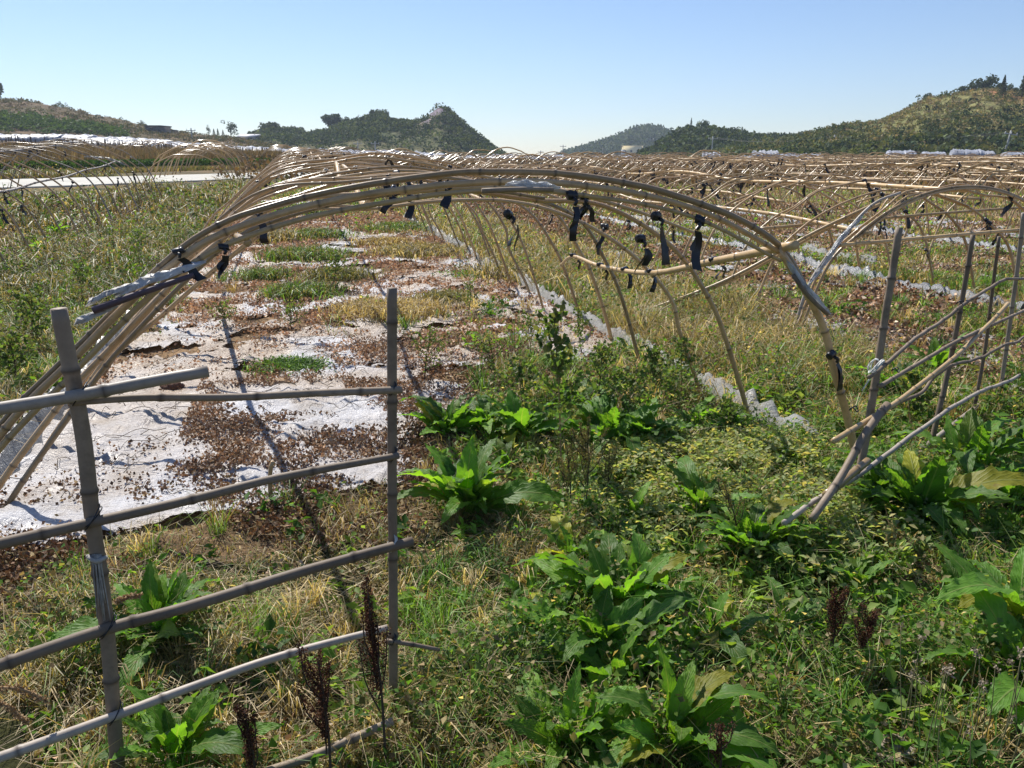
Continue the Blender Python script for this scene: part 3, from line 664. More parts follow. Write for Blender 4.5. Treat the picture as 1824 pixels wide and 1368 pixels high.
def frame(p, a, wd, h, n, sp, P, lib, label, group, tie_n, seed, purl=True, mats=('bamboo', 'bamboo_light'), hv=.04, name='bamboo_tunnel_frame'):
    rs = np.random.default_rng(seed); X, Y = l2w(p, a); z0 = g1(X, Y)
    t = empty(name, (X, Y, z0), ROT, label, 'tunnel frame', group)
    def gz(lx, ly): q = l2w(p+lx, a+ly); return g1(q[0], q[1])-z0
    S = []
    for i in range(n):
        y = i*sp+rs.normal()*.06*sp; sz = 1+rs.normal()*hv; sx = 1+rs.normal()*.012; bz = gz(wd/2, y); rx = rs.normal()*.03; rz = rs.normal()*.02
        S.append((y, sz, bz)); pr = lib[rs.integers(0, len(lib))]
        for o in pr: put(o.data, 'arch_pole', t, (rs.normal()*.03, y, bz), (rx, rs.normal()*.008, rz), (sx, 1, sz))
    ys = np.array([s[0] for s in S])
    def pz(fx, y): i = int(np.argmin(abs(ys-y))); return zat(P, fx*wd)*S[i][1]+S[i][2]
    if purl:
        L = n*sp
        for fx, y0, y1, dz in ((.5, 0, .52*L, -.055), (.5, .48*L, L-.6, -.075), (.2, -.1, .45*L, -.045), (.82, .2*L, .8*L, -.045)):
            pts = [(fx*wd+rs.normal()*.03, y, pz(fx, y)+dz+rs.normal()*.015) for y in np.linspace(y0, y1, 7)]
            m = MB(); m.add(*tube(pts, .022, .014, 7, node=.32, step=.25, seed=seed)); m.build('purlin', M[mats[1]], t)
    for k in range(int(tie_n*1.3)):
        i = rs.integers(0, min(n, 22)); fx = rs.choice([.5, .5, .2, .82, .1, .9, .35, .65])+rs.normal()*.02; q = ties[rs.integers(0, 6)]
        put(q.data, 'tie', t, (fx*wd, ys[i]-.01, zat(P, fx*wd)*S[i][1]+S[i][2]-.02), (0, rs.normal()*.3, rs.normal()*.5), (1, 1, rs.uniform(.7, 1.3)))
    return t, S, pz
P0 = prof0()
lib0 = arch_meshes(P0, 7, .0172, 9, .36, .06, [M['bamboo'], M['bamboo_brown'], M['bamboo']])
for pr in lib0:
    for o in pr: o.parent = proto
t0, S0, pz0 = None, None, None
def main_tunnel():
    rs = np.random.default_rng(12); X, Y = l2w(T0['p'], T0['a']); z0 = 0.0
    t = empty('bamboo_tunnel_frame', (X, Y, z0), ROT, 'large nearest bamboo tunnel frame whose big front arch spans the centre of the picture', 'tunnel frame', 'bamboo tunnel frames in the field')
    def gz(lx, ly): q = l2w(T0['p']+lx, T0['a']+ly); return g1(q[0], q[1])
    n = 30; S = []
    for i in range(n):
        y = [0, .72, 1.55, 2.35, 3.2, 4.1][i] if i < 6 else 4.1+(i-5)*.86+rs.normal()*.06
        sz = 1+rs.normal()*.03 if i else 1.0; bz = gz(2.25, y); S.append((y, sz, bz))
        if i == 0:
            rows = [(P0[:11], .0175, .012, 0, 0, 'bamboo'), (P0[0:12][::-1], .0155, .010, .02, .036, 'bamboo_brown'), (P0[1:11]-[0, .0], .014, .008, -.015, -.040, 'bamboo_light'), (P0[10:][::-1], .022, .018, 0, .01, 'bamboo')]
            for k, (Q, r0, r1, dy, dz, mt) in enumerate(rows):
                m = MB(); m.add(*tube([(x, dy, z+dz) for x, z in Q], r0, r1, 10, node=.34, step=.05, seed=k, wob=.016)); o = m.build('arch_pole', M[mt], t); o.location = (0, 0, 0)
            # the last leg leans past the joint
        else:
            pr = lib0[i % len(lib0)]
            for o in pr: put(o.data, 'arch_pole', t, ((.12 if i < 9 else .03)+rs.normal()*.05, y, bz), (rs.normal()*.05, rs.normal()*.012, rs.normal()*.04), ((.955 if i < 9 else .99)+rs.normal()*.015, 1, sz))
            if i in (1, 3, 5): put(lib0[(i+2) % 7][0].data, 'arch_pole', t, (.06, y+.07, bz), (rs.normal()*.05, 0, .02), (1, 1, sz*.985))
    ys = [s[0] for s in S]
    def loc(pt): q = np.array(pt)-np.array([X, Y, z0]); return (q[0]*CX+q[1]*CY, -q[0]*CY+q[1]*CX, q[2])
    # side rail that droops along the right flank
    for pts, r0, r1, mt in (([(1.30, 3.70, 1.26), (1.10, 4.38, 1.10), (.89, 5.13, .93), (.66, 6.0, .86), (.50, 6.6, .86), (.42, 6.95, .74)], .022, .012, 'bamboo_light'),):
        m = MB(); m.add(*tube([loc(q) for q in pts], r0, r1, 10, node=.42, step=.06, seed=3)); m.build('purlin', M[mt], t)
    # rail along the left flank: it throws the long straight shadow over the bed
    m = MB(); m.add(*tube([(1.47, -.01, 1.325), (1.45, .12, 1.32), (1.32, 1.2, 1.25), (1.0, 3.0, 1.08), (.78, 5.0, .86), (.72, 5.6, .80)], .016, .022, 10, node=.42, step=.08, seed=5)); m.build('purlin', M['bamboo'], t)
    for y0, y1, fx, r in ((1.0, 6.2, .46, .022), (5.6, 13, .5, .02), (12.5, 20, .5, .02), (19, 25, .5, .02), (6, 14, .86, .018), (7, 15, .14, .018)):
        pts = []
        for y in np.linspace(y0, y1, 8):
            i = int(np.argmin([abs(v-y) for v in ys])); pts.append((fx*4.5+rs.normal()*.02, y, zat(P0, fx*4.5)*S[i][1]+S[i][2]-.06))
        m = MB(); m.add(*tube(pts, r, r*.75, 8, node=.35, step=.15, seed=7)); m.build('purlin', M['bamboo_light'], t)
    spots = []
    for (px, py) in [(1246, 392), (1168, 385), (1018, 348), (1140, 425), (905, 382), (398, 440), (318, 447), (458, 378), (1480, 632)]:
        r = ray(px, py); tt = 1; # on the plane of the front arches
        nrm = np.array([-CY, CX]); yy = .35 if px in (1140, 905, 458) else -.03
        P_ = np.array(l2w(T0['p'], T0['a']+yy)); tt = P_.dot(nrm)/(r[0]*nrm[0]+r[1]*nrm[1]); q = r*tt; spots.append(loc((q[0], q[1], H+q[2])))
    for k, q in enumerate(spots): put(ties[k % 6].data, 'tie', t, q, (0, rs.normal()*.25, rs.normal()*.4), (1.0, 1.0, 1.15) if k not in (5, 6, 7) else (.85, .85, .7))
    for k in range(70):
        i = 1+rs.integers(0, 20); fx = rs.choice([.5, .45, .55, .8, .7, .6, .75, .3])+rs.normal()*.02
        put(ties[rs.integers(0, 6)].data, 'tie', t, ((fx*4.5*.955+.12) if i < 9 else fx*4.5*.99+.03, ys[i]-.01, zat(P0, fx*4.5)*S[i][1]+S[i][2]-.02), (0, rs.normal()*.3, rs.normal()*.5), (1, 1, rs.uniform(.6, 1.2)))
    # ties where the side rail crosses the legs
    for q in [(1.10, 4.38, 1.10), (.89, 5.13, .93), (.78, 5.55, .89), (.66, 6.0, .86), (.50, 6.6, .86)]:
        put(ties[rs.integers(0, 6)].data, 'tie', t, loc((q[0], q[1], q[2]+.01)), (0, .2*rs.normal(), .5), (1.1, 1.1, .8))
    return t, S, loc
t0, S0, loc0 = main_tunnel()
def ribbon(name, pts, wd, mat, parent, seed, n=26, m_=9, amp=.02, roll=1.6, thick=.0015):
    """crumpled plastic film wrapped round a pole: curled cross-section with folds"""
    P = np.asarray(pts, float); L = np.r_[0, np.cumsum(np.linalg.norm(np.diff(P, axis=0), axis=1))]; s = np.linspace(0, L[-1], n)
    C_ = np.stack([np.interp(s, L, P[:, k]) for k in range(3)], 1); T = np.gradient(C_, axis=0); T /= np.linalg.norm(T, axis=1)[:, None]
    A = np.cross(T, [0, 0, 1.]); A /= np.linalg.norm(A, axis=1)[:, None]+1e-6; B = np.cross(A, T)
    th = np.linspace(-roll, roll, m_); V = []
    for i in range(n):
        e = min(1, 4*min(i, n-1-i)/n+.35)
        for j in range(m_):
            r = wd*e*(1+.25*math.sin(j*2.1+i*.9+seed)+.5*(fbm(np.array([i*.45]), np.array([j*.8]), seed)[0]-.5)*2)
            V.append(C_[i]+A[i]*math.sin(th[j])*r+B[i]*(math.cos(th[j])*r)+T[i]*amp*math.sin(j*1.7+seed))
    V = np.array(V); k = len(V); T_ = q2t(grid_tris(n, m_))
    c = V.mean(0); V2 = V-[0, 0, thick]
    return mk(name, np.vstack([V, V2]), np.vstack([T_, T_[:, ::-1]+k]), mat, C=np.ones((2*k, 3)), smooth=True, parent=parent)
def onarch(px, py, yy=-.05):
    r = ray(px, py); nrm = np.array([-CY, CX]); P_ = np.array(l2w(T0['p'], T0['a']+yy)); tt = P_.dot(nrm)/(r[0]*nrm[0]+r[1]*nrm[1]); q = r*tt
    return loc0((q[0], q[1], H+q[2]))
ribbon('film_scrap', [onarch(212, 527), onarch(262, 505), onarch(310, 490), onarch(362, 470)], .024, M['filmwhite'], t0, 3)
ribbon('film_scrap', [onarch(140, 578), onarch(175, 562), onarch(205, 548)], .020, M['filmwhite'], t0, 8, n=14)
ribbon('film_scrap', [onarch(163, 545), onarch(195, 533), onarch(245, 512)], .026, M['filmwhite'], t0, 4, n=14, roll=.9)
m = MB(); m.add(*tube([onarch(166, 553, -.09), onarch(240, 526, -.09), onarch(345, 490, -.09)], .015, .010, 8, step=.05)[:2]); m.build('splint', M['darkbeam'], t0)
ribbon('film_scrap', [onarch(905, 331), onarch(940, 332), onarch(992, 337)], .020, M['filmclear'], t0, 5, n=20)
m = MB(); m.add(*tube([onarch(858, 340, -.08), onarch(930, 337, -.08), onarch(985, 338, -.08)], .011, .009, 8, step=.05)[:2]); m.build('splint', M['bamboo_grey'], t0)
ribbon('film_scrap', [onarch(1402, 468), onarch(1425, 505), onarch(1452, 535), onarch(1474, 558)], .017, M['filmclear'], t0, 6, n=20)
m = MB(); m.add(*tube([onarch(1412, 490, -.08), onarch(1440, 528, -.08), onarch(1474, 560, -.08)], .011, .010, 8, step=.05)[:2]); m.build('splint', M['bamboo_grey'], t0)

# left tunnel
LB = profg(3.8, 1.62); libL = arch_meshes(LB, 5, .0185, 7, .36, .09, [M['bamboo_brown'], M['bamboo_greypale'], M['bamboo']])
for pr in libL:
    for o in pr: o.parent = proto
tl, Sl, pzl = frame(-7.4, 9.4, 3.8, 1.5, 18, .95, LB, libL, 'bamboo tunnel frame at the far left beside the pale road', 'bamboo tunnel frames in the field', 34, 61, mats=('bamboo', 'bamboo_greypale'), hv=.025)
ribbon('film_scrap', [(1.9, 16.1, 1.62), (2.5, 16.1, 1.56), (3.0, 16.1, 1.36)], .04, M['film'], tl, 9)
LBL = ['bamboo tunnel frame just right of the nearest one, with two low side struts', 'third bamboo tunnel frame right of the nearest one', 'fourth bamboo tunnel frame, seen at the right edge behind the third', 'fifth bamboo tunnel frame counting rightwards from the nearest', 'sixth bamboo tunnel frame counting rightwards from the nearest', 'seventh bamboo tunnel frame counting rightwards from the nearest', 'eighth bamboo tunnel frame counting rightwards from the nearest', 'ninth bamboo tunnel frame, farthest right of the first field block']
libs = {}
for k, (p, a, wd, h, n, sp, cls) in enumerate(TUN):
    key = (wd, cls)
    if key not in libs:
        P = profg(wd, h); libs[key] = (P, arch_meshes(P, 6, .0175 if cls == 'near' else .017, 7 if cls == 'near' else 5, .36 if cls == 'near' else 0, .1 if cls == 'near' else .25, [M['bamboo'], M['bamboo_light'], M['bamboo']]))
        for pr in libs[key][1]:
            for o in pr: o.parent = proto
    P, lib = libs[key]
    t, S, pz = frame(p, a, wd, h, n, sp, P, lib, LBL[k], 'bamboo tunnel frames in the field', (60, 50, 34, 24, 16, 12, 10, 8)[k], 200+k, hv=.022)
    if k == 0:
        for q_, (dy, dz, r0, i0, i1, mt) in enumerate(((-.03, .0, .0165, 0, 10, 'bamboo_brown'), (-.05, -.02, .015, 2, 13, 'bamboo'))):
            m = MB(); m.add(*tube([(x, dy, z+dz) for x, z in P[i0:i1]][::(-1 if q_ == 1 else 1)], r0, r0*.65, 8, node=.34, step=.06, seed=40+q_)); m.build('arch_pole', M[mt], t)
        for (l0, l1, r) in (((.4, -.06, .86), (4.6, .02, 1.0), .019), ((.2, .95, .93), (5.2, 1.2, 1.12), .016)):
            md = tuple((np.array(l0)+np.array(l1))/2+np.array([0, 0, .02])); m = MB(); m.add(*tube([l0, md, l1], r, r*.8, 8, node=.35, step=.1, seed=8)); m.build('strut', M['bamboo_light'], t)
        for dx in (0, .07):
            m = MB(); m.add(*tube([(-.95+dx, 1.2, .08), (-.2+dx, .9, .42), (.5+dx, .5, .92), (1.0+dx, .3, 1.2)], .018, .016, 8, node=.35, step=.1, seed=9)); m.build('strut', M['bamboo_light'], t)
        ribbon('film_scrap', [(.62, -.04, 1.12), (.42, -.04, .92), (.22, -.04, .62), (.12, -.04, .5)], .026, M['filmclear'], t, 12)
        m = MB(); m.add(*tube([(-.02, -.03, -.2), (.12, -.03, .48), (.45, -.03, .95), (.72, -.03, 1.22), (1.0, -.03, 1.32)], .016, .014, 8, node=.3, step=.06, seed=19)); m.build('arch_pole', M['bamboo_greypale'], t)
# the far blocks
Pf = profg(3.4, 1.4, 9); libf = []
for i in range(5):
    m = MB(); rs = np.random.default_rng(i+5); Q = Pf+rs.normal(size=Pf.shape)*.02; m.add(*tube([(x, 0, z) for x, z in Q], .027, .018, 4, step=.4)[:2]); o = m.build('arch_pole', M[['bamboo', 'bamboo_brown', 'bamboo'][i % 3]]); o.parent = proto; libf.append([o])
for bi, (a0, p0, dp, nt_, n, sp, lab) in enumerate([(33.5, -5.5, 4.5, 13, 17, 1.35, 'bamboo tunnel frame in the middle block behind the nearest tunnels'), (60, -12, 4.9, 15, 11, 2.1, 'small distant bamboo tunnel frame near the far field edge')]):
    for k in range(nt_):
        p = p0+dp*k; a = a0+rng.uniform(-1.5, 1.5)
        x, y = l2w(p, a)
        if abs(pxx(np.array(x), np.array(y))-912) > 1150: continue
        t, S, pz = frame(p, a, 3.4, 1.4, n, sp, Pf, libf, lab, 'tunnel frames of the '+('middle' if bi == 0 else 'far')+' block', 0, 400+bi*40+k, purl=False, hv=.09)

# ------------------------------------------------------------ mulch film on the beds
def sheet(p, a, wd, L, fy, hole, name, label, mat='sheet', seed=0, res=.045, mound=.03, stain=None):
    ny = [0.0]
    while ny[-1] < L: ny.append(ny[-1]+res*(1+ny[-1]*.22))
    ny = np.array(ny); nx = np.arange(.06, wd-.06, res*1.2)
    X, Y = np.meshgrid(nx, ny, indexing='ij'); x, y = l2w(p+X, a+Y)
    e = 1-sst(Y, 6, 14)
    wr = .020*(fbm(X*2.1+Y*.6, Y*2.4, seed+1)-.5)+.035*np.clip(fbm(X*3.3, Y*3.3, seed+2, 3)-.56, 0, 1)*3*mound/.03+.012*e*(vnoise(X*16+Y*9, Y*5-X*3, seed+3)-.5)
    z = g(x, y)+.022+wr
    cr = np.abs(fbm(X*3.1+Y, Y*2.2-X, seed+11, 4)-.5)*2; cr2 = np.abs(fbm(X*7, Y*6+X*3, seed+12, 3)-.5)*2
    z = z+e*(.030*np.clip(1-cr*6, 0, 1)+.014*np.clip(1-cr2*5, 0, 1))
    h = fbm(X*2.3, Y*2.3, seed+4, 5)+.22*(fbm(X*11, Y*11, seed+6, 3)-.5)
    marg = np.minimum(hole(X, Y)-h, (Y-fy(X)-.25*(fbm(X*3, Y*3, seed+7)-.5))*.7); marg = np.minimum(marg, np.minimum(X-.06, wd-.06-X)*.8); keep = marg > -.13
    C = np.ones(X.shape+(3,))
    st = stain(X, Y) if stain is not None else .4*np.ones_like(X)
    st = (st*sst(fbm(X*1.6, Y*1.6, seed+8), .35, .6))[..., None]; C = C*(1-st)+np.array([.80, .62, .42])*st
    Q = grid_tris(len(nx), len(ny)); kf = keep.reshape(-1)[Q].all(1); Q = Q[kf]
    used = np.unique(Q); mp = -np.ones(X.size, int); mp[used] = np.arange(len(used))
    V = np.stack([x, y, z], -1).reshape(-1, 3)[used]; T = q2t(mp[Q])
    o = mk(name, V, T[:, ::-1], M[mat], C=C.reshape(-1, 3)[used], smooth=True, nd=marg.reshape(-1)[used]); tag(o, label, 'plastic film'); return o
def hole0(X, Y):
    clean = (1-sst(X, 1.5, 2.4))*(1-sst(Y, 2.2, 3.4)); chan = np.exp(-((X-2.35+.3*np.sin(Y*.8))/.45)**2)*(1-sst(Y, 14, 18)*.6)
    return .555+.22*clean+.17*chan-.04*sst(Y, 8, 15)+.10*np.exp(-((X-4.15)/.2)**2)
sheet(T0['p'], T0['a'], 4.5, 24, lambda X: np.interp(X, [0, .32, 2.2, 2.6, 3.2, 4.3], [.1, .2, .62, 1.5, 3.2, 2.2]), hole0, 'mulch_film',
      'torn white plastic mulch film covering the bed inside the nearest tunnel', seed=60, res=.034, stain=lambda X, Y: .30+.6*sst(Y, 1.4, 3.2)*(1-.4*np.exp(-((X-2.35)/.5)**2)))
sheet(4.3, 3.9, 3.1, 24, lambda X: 0*X+.3+1.2*(X > 1.6), lambda X, Y: .46+.36*np.exp(-((X-.45)/.38)**2)*(1-sst(Y, 7, 9))+.06*np.exp(-((X-2.8)/.3)**2), 'mulch_film', 'ragged white mulch film under the second tunnel frame', seed=75, res=.06)
sheet(8.35, 8.5, 3.3, 20, lambda X: 0*X+.3, lambda X, Y: .50+.1*np.exp(-((X-.5)/.4)**2), 'mulch_film', 'ragged white mulch film under the third tunnel frame', seed=85, res=.08)
sheet(12.9, 11, 3.3, 20, lambda X: 0*X+.3, lambda X, Y: .49+0*X, 'mulch_film', 'ragged white mulch film under the fourth tunnel frame', seed=86, res=.12)
sheet(-7.4, 8.2, 3.8, 18, lambda X: 0*X+.3, lambda X, Y: .455+0*X, 'mulch_film', 'scraps of white mulch film among the weeds of the far left tunnel', seed=95, res=.09)
sheet(-3.9, 4.2, 1.9, 16, lambda X: 0*X+.3, lambda X, Y: .405+0*X, 'mulch_film', 'small scraps of white film in the weedy strip left of the nearest tunnel', seed=97, res=.08)

def skirt(p, a0, a1, name, label, mat, seed, hh=.14, side=1, gap=.46):
    rs = np.random.default_rng(seed); ys = np.arange(a0, a1, .05); prof = [(-.10, 0), (-.05, .45), (-.015, .95), (.01, 1.0), (.03, .8), (.045, .35), (.10, .0)]
    k = len(prof); V = []
    for y in ys:
        h = hh*(.55+.9*float(fbm(np.array([y*1.3]), np.array([0.]), seed)[0]))*(1+.15*rs.normal())
        if float(vnoise(np.array([y*.9]), np.array([3.]), seed)[0]) < .12: h *= .25
        ox = .10*(float(fbm(np.array([y*.8]), np.array([9.]), seed)[0])-.5)
        for (dx, f) in prof:
            j = .018*(float(vnoise(np.array([y*9+dx*40]), np.array([f*4]), seed+2)[0])-.5)
            lx = side*(dx*1.1+ox+j); q = l2w(p+lx, y); V.append((q[0], q[1], g1(q[0], q[1])-.01+h*f+.5*j))
    V = np.array(V); T = q2t(grid_tris(len(ys), k)); 
    o = mk(name, V, T if side < 0 else T[:, ::-1], mat, C=np.ones((len(V), 3)), smooth=True); tag(o, label, 'film strip'); return o
skirt(2.80, 3.75, 21, 'film_skirt', 'crumpled dusty film strip standing along the right foot line of the nearest tunnel', M['film'], 5, .15)
skirt(-1.60, 3.2, 17, 'film_skirt', 'crumpled dark grey film strip along the left foot line of the nearest tunnel', M['filmgrey'], 6, .15, side=-1)
skirt(7.35, 6.6, 20, 'film_skirt', 'dark grey film roll lying along the right side of the second tunnel', M['filmgrey'], 7, .15)
skirt(4.05, 6.0, 9.0, 'film_skirt', 'short pale film strip lying curled left of the second tunnel', M['film'], 8, .08)
skirt(11.6, 10, 24, 'film_skirt', 'grey film strip along the right side of the third tunnel', M['filmgrey'], 9, .18)
skirt(8.35, 10, 20, 'film_skirt', 'grey film strip along the left side of the third tunnel', M['film'], 10, .14)

# ------------------------------------------------------------ left fence in front
fence = empty('bamboo_fence', (-.36, 2.07, 0), 0, 'weathered grey bamboo fence of two posts and several rails in the left foreground', 'fence')
FD = np.array([.93, .367]); FN = np.array([-FD[1], FD[0]]); FP = np.array([-.36, 2.07])
def onf(px, py, off=0.0):
    r = ray(px, py); t = (FP.dot(FN)+off)/(r[0]*FN[0]+r[1]*FN[1]); q = r*t; return (q[0]+.36, q[1]-2.07, H+q[2])
def fpole(name, pts, r0, r1, mat, node=.3, off=0, seed=0, **k):
    m = MB(); m.add(*tube([onf(px, py, off) for px, py in pts], r0, r1, 12, node=node, step=.03, seed=seed, wob=.004)); return m.build(name, M[mat], fence)
fpole('post', [(105, 549), (148, 770), (166, 925), (192, 1130), (214, 1430)], .0180, .0180, 'bamboo_grey', seed=1, node=.26)
fpole('post', [(699, 512), (699, 800), (700, 1050), (700, 1300)], .0135, .0135, 'bamboo_grey', seed=2, node=.24)
fpole('rail', [(-120, 746), (0, 728), (140, 705), (255, 683), (372, 662)], .0155, .0145, 'bamboo_greypale', off=-.035, seed=3)
fpole('rail', [(130, 716), (260, 708), (420, 707), (560, 700), (715, 694)], .009, .0105, 'bamboo_grey', off=-.018, seed=4, node=.22)
fpole('rail', [(-120, 998), (0, 968), (150, 934), (330, 893), (500, 850), (710, 811)], .0145, .0095, 'bamboo_grey', off=-.03, seed=5)
fpole('rail', [(-120, 1230), (0, 1185), (190, 1120), (330, 1082), (540, 1018), (735, 964)], .0155, .0135, 'bamboo_grey', off=-.03, seed=6)
fpole('rail', [(-120, 1388), (0, 1349), (200, 1277), (350, 1220), (500, 1168), (690, 1118)], .0135, .0100, 'bamboo_greypale', off=-.032, seed=7)
fpole('rail', [(686, 1142), (730, 1148), (782, 1158)], .007, .006, 'bamboo_grey', off=-.02, seed=8, node=.2)
fpole('rail', [(470, 1376), (560, 1345), (700, 1284)], .0125, .0115, 'bamboo_grey', off=-.16, seed=9)
fpole('rail', [(540, 1392), (620, 1352), (690, 1308)], .0125, .0115, 'bamboo_brown', off=-.12, seed=10)
def lash(px, py, off, mat='tape', s=1.0, rot=0.0):
    m = MB(); c = np.array(onf(px, py, off)); 
    for k in range(3):
        th = np.linspace(0, 2*math.pi, 14); rr = .021*s*(1+.1*k); u = np.array([FD[0], FD[1], 0]); v = np.array([0, 0, 1.]); nn = np.array([FN[0], FN[1], 0])
        d1 = u*math.cos(.7+rot+k*.25)+v*math.sin(.7+rot+k*.25)
        pts = [c+d1*math.cos(t)*rr*1.25+nn*math.sin(t)*rr*1.3+nn*.016 for t in th]; m.add(*tube(pts, .0016, .0016, 5, step=.01)[:2])
    m.build('lashing', M[mat], fence)
for a in [(140, 705, -.03, 'tape', 1.1), (163, 926, -.03, 'tape', 1.2), (190, 1121, -.03, 'tape', 1.2), (203, 1277, -.03, 'tape', 1.1), (700, 694, -.02, 'tape', .7), (700, 812, -.02, 'tape', .8), (700, 972, -.03, 'string', .8), (700, 1142, -.02, 'tape', .7)]: lash(*a)
# torn cloth wrapped on the thick post
m = MB(); n = 12
for k in range(n):
    u0 = k/n*2-1; x = 172+u0*10; top = onf(x, 988, -.005-.024*math.cos(u0*1.5)); L = 70+40*abs(math.sin(k*3.7)); bt = onf(x+6*math.sin(k*2.3)+L*.13, 996+L, -.004-.026*math.cos(u0*1.5)); m.add(*tube([top, tuple((np.array(top)+np.array(bt))/2), bt], .0035, .002, 5, step=.03, flat=.5)[:2])
m.add(*tube([onf(158, 992, -.022), onf(171, 1000, -.034), onf(186, 994, -.022), onf(186, 994, .022), onf(171, 1000, .032), onf(158, 992, .022), onf(158, 992, -.022)], .006, .006, 6, step=.01)[:2])
m.build('cloth_wrap', M['cloth'], fence)

# ------------------------------------------------------------ right trellis fence
trel = empty('bamboo_trellis', (1.68, 3.62, 0), 0, 'leaning broken bamboo trellis fence on the right with four thin posts', 'fence')
TD = np.array([.707, .707]); TN = np.array([-.707, .707]); TP = np.array([1.70, 3.62])
def ont(px, py, off=0.0):
    r = ray(px, py); t = (TP.dot(TN)+off)/(r[0]*TN[0]+r[1]*TN[1]); q = r*t; return (q[0]-1.68, q[1]-3.62, H+q[2])
def tpole(name, pts, r0, r1, mat, node=.25, off=0, seed=0, wob=.01):
    m = MB(); m.add(*tube([ont(px, py, off) for px, py in pts], r0, r1, 9, node=node, step=.04, seed=seed, wob=wob)); return m.build(name, M[mat], trel)
tpole('post', [(1514, 925), (1545, 770), (1566, 640), (1586, 510), (1601, 405)], .0195, .0165, 'bamboo_grey', seed=1)
tpole('post', [(1655, 805), (1690, 660), (1716, 520), (1733, 418)], .016, .013, 'bamboo_grey', seed=2)
tpole('post', [(1724, 790), (1752, 640), (1768, 520), (1780, 422)], .012, .010, 'bamboo_grey', seed=3)
tpole('post', [(1776, 735), (1798, 580), (1812, 470), (1823, 380)], .014, .013, 'bamboo_greypale', seed=4)
tpole('rail', [(1548, 668), (1600, 632), (1680, 568), (1760, 515), (1850, 480)], .010, .009, 'bamboo_grey', off=-.03, seed=5, wob=.05)
tpole('rail', [(1568, 688), (1640, 645), (1720, 600), (1813, 558), (1870, 534)], .0105, .010, 'bamboo_grey', off=-.03, seed=6)
tpole('rail', [(1484, 786), (1577, 729), (1640, 684), (1710, 628), (1765, 575), (1796, 540)], .013, .012, 'bamboo_light', off=-.05, seed=7)
tpole('rail', [(1582, 731), (1640, 697), (1680, 660), (1740, 636), (1850, 592)], .0095, .009, 'bamboo_grey', off=-.03, seed=8, wob=.05)
tpole('rail', [(1396, 930), (1475, 876), (1549, 831), (1640, 765), (1740, 700), (1850, 655)], .0125, .0115, 'bamboo_greypale', off=-.04, seed=9, wob=.03)
tpole('rail', [(1445, 925), (1500, 845), (1546, 768), (1582, 722)], .016, .019, 'bamboo_grey', off=-.09, seed=10)
tpole('rail', [(1470, 882), (1546, 822)], .019, .018, 'bamboo_brown', off=-.07, seed=11)
m = MB(); A = hit(1436, 972); B = hit(1738, 748); q = lambda P, dz: (P[0]-1.68, P[1]-3.62, P[2]+dz)
m.add(*tube([q(A, .03), q(B, .10)], .017, .015, 9, node=.3, step=.05, seed=12)); m.build('rail', M['bamboo_greypale'], trel)
m = MB(); A = hit(1458, 978); B = hit(1492, 944); m.add(*tube([q(A, .03), q(B, .06)], .012, .012, 8, node=.2, step=.05, seed=13)); m.build('rail', M['bamboo_grey'], trel)
m = MB(); c = np.array(ont(1560, 652, -.03))
for k in range(5):
    pts = [c+np.array([.02*math.cos(t+k)*(1+.2*k), .02*math.sin(t), .03*math.sin(t*1.3+k)]) for t in np.linspace(0, 6, 10)]; m.add(*tube(pts, .003, .003, 5, step=.02)[:2])
m.add(*tube([c, c+np.array([-.02, 0, -.06]), c+np.array([-.05, 0, -.12])], .005, .002, 5, step=.02)[:2]); m.build('string_knot', M['string'], trel)
for px, py in ((1523, 730), (1540, 826), (1572, 688), (1597, 660), (1712, 540), (1700, 610), (1770, 560)):
    m = MB(); c = np.array(ont(px, py, -.03)); pts = [c+np.array([.018*math.cos(t), .018*math.sin(t)+.012, .01*math.sin(2*t)]) for t in np.linspace(0, 6.3, 12)]; m.add(*tube(pts, .0028, .0028, 5, step=.01)[:2]); m.build('lashing', M['tape'], trel)

# loose stakes
def stick(pts, r, mat, label, name='bamboo_stick'):
    m = MB(); m.add(*tube(pts, r, r*.8, 8, node=.2, step=.04, seed=3)); o = m.build(name, M[mat]); tag(o, label, 'stick'); return o
b = hit(482, 905); stick([(b[0], b[1], -.1), (b[0]+.01, b[1], .16), (b[0]+.03, b[1], .24)], .013, 'bamboo', 'short split stake sticking out of the film between the fence posts', 'stake')
b = hit(1382, 892); c_ = hit(1412, 912); stick([(b[0], b[1], b[2]+.05), (c_[0], c_[1], c_[2]+.05)], .010, 'bamboo_greypale', 'short pale stick lying on the leafy mat left of the trellis')
b = hit(1380, 942); c_ = hit(1340, 930); stick([(b[0], b[1], b[2]+.03), (c_[0], c_[1], c_[2]+.05)], .011, 'bamboo_grey', 'short grey stick half hidden at the foot of the trellis rails')

# earth clods and stones
def clod(px, py, r, label, c=(1, 1, 1), flat=.5):
    b = hit(px, py); rs = np.random.default_rng(int(px)); n, k = 18, 26
    th = np.linspace(0, math.pi, n); ph = np.linspace(0, 2*math.pi, k); V = []
    A, B = np.meshgrid(th, ph, indexing='ij'); X = np.sin(A)*np.cos(B); Y = np.sin(A)*np.sin(B); Z = np.cos(A)
    rr = 1+.7*(fbm(X*2+5+Z, Y*2+Z*2+px, 3, 4)-.5)+.2*(vnoise(X*9+px, Y*9+Z*5, 4)-.5); V = np.stack([X*rr*r*1.2, Y*rr*r, Z*rr*r*flat], -1).reshape(-1, 3)
    o = mk('earth_clod', V, q2t(grid_tris(n, k)), M['clod'] if c is None else claymat(c), C=np.ones((len(V), 3)), smooth=True); o.location = (b[0], b[1], b[2]+r*flat*.5+.01); o.scale = (1.35, 1.35, 1.35); tag(o, label, 'clod')
_cm = {}
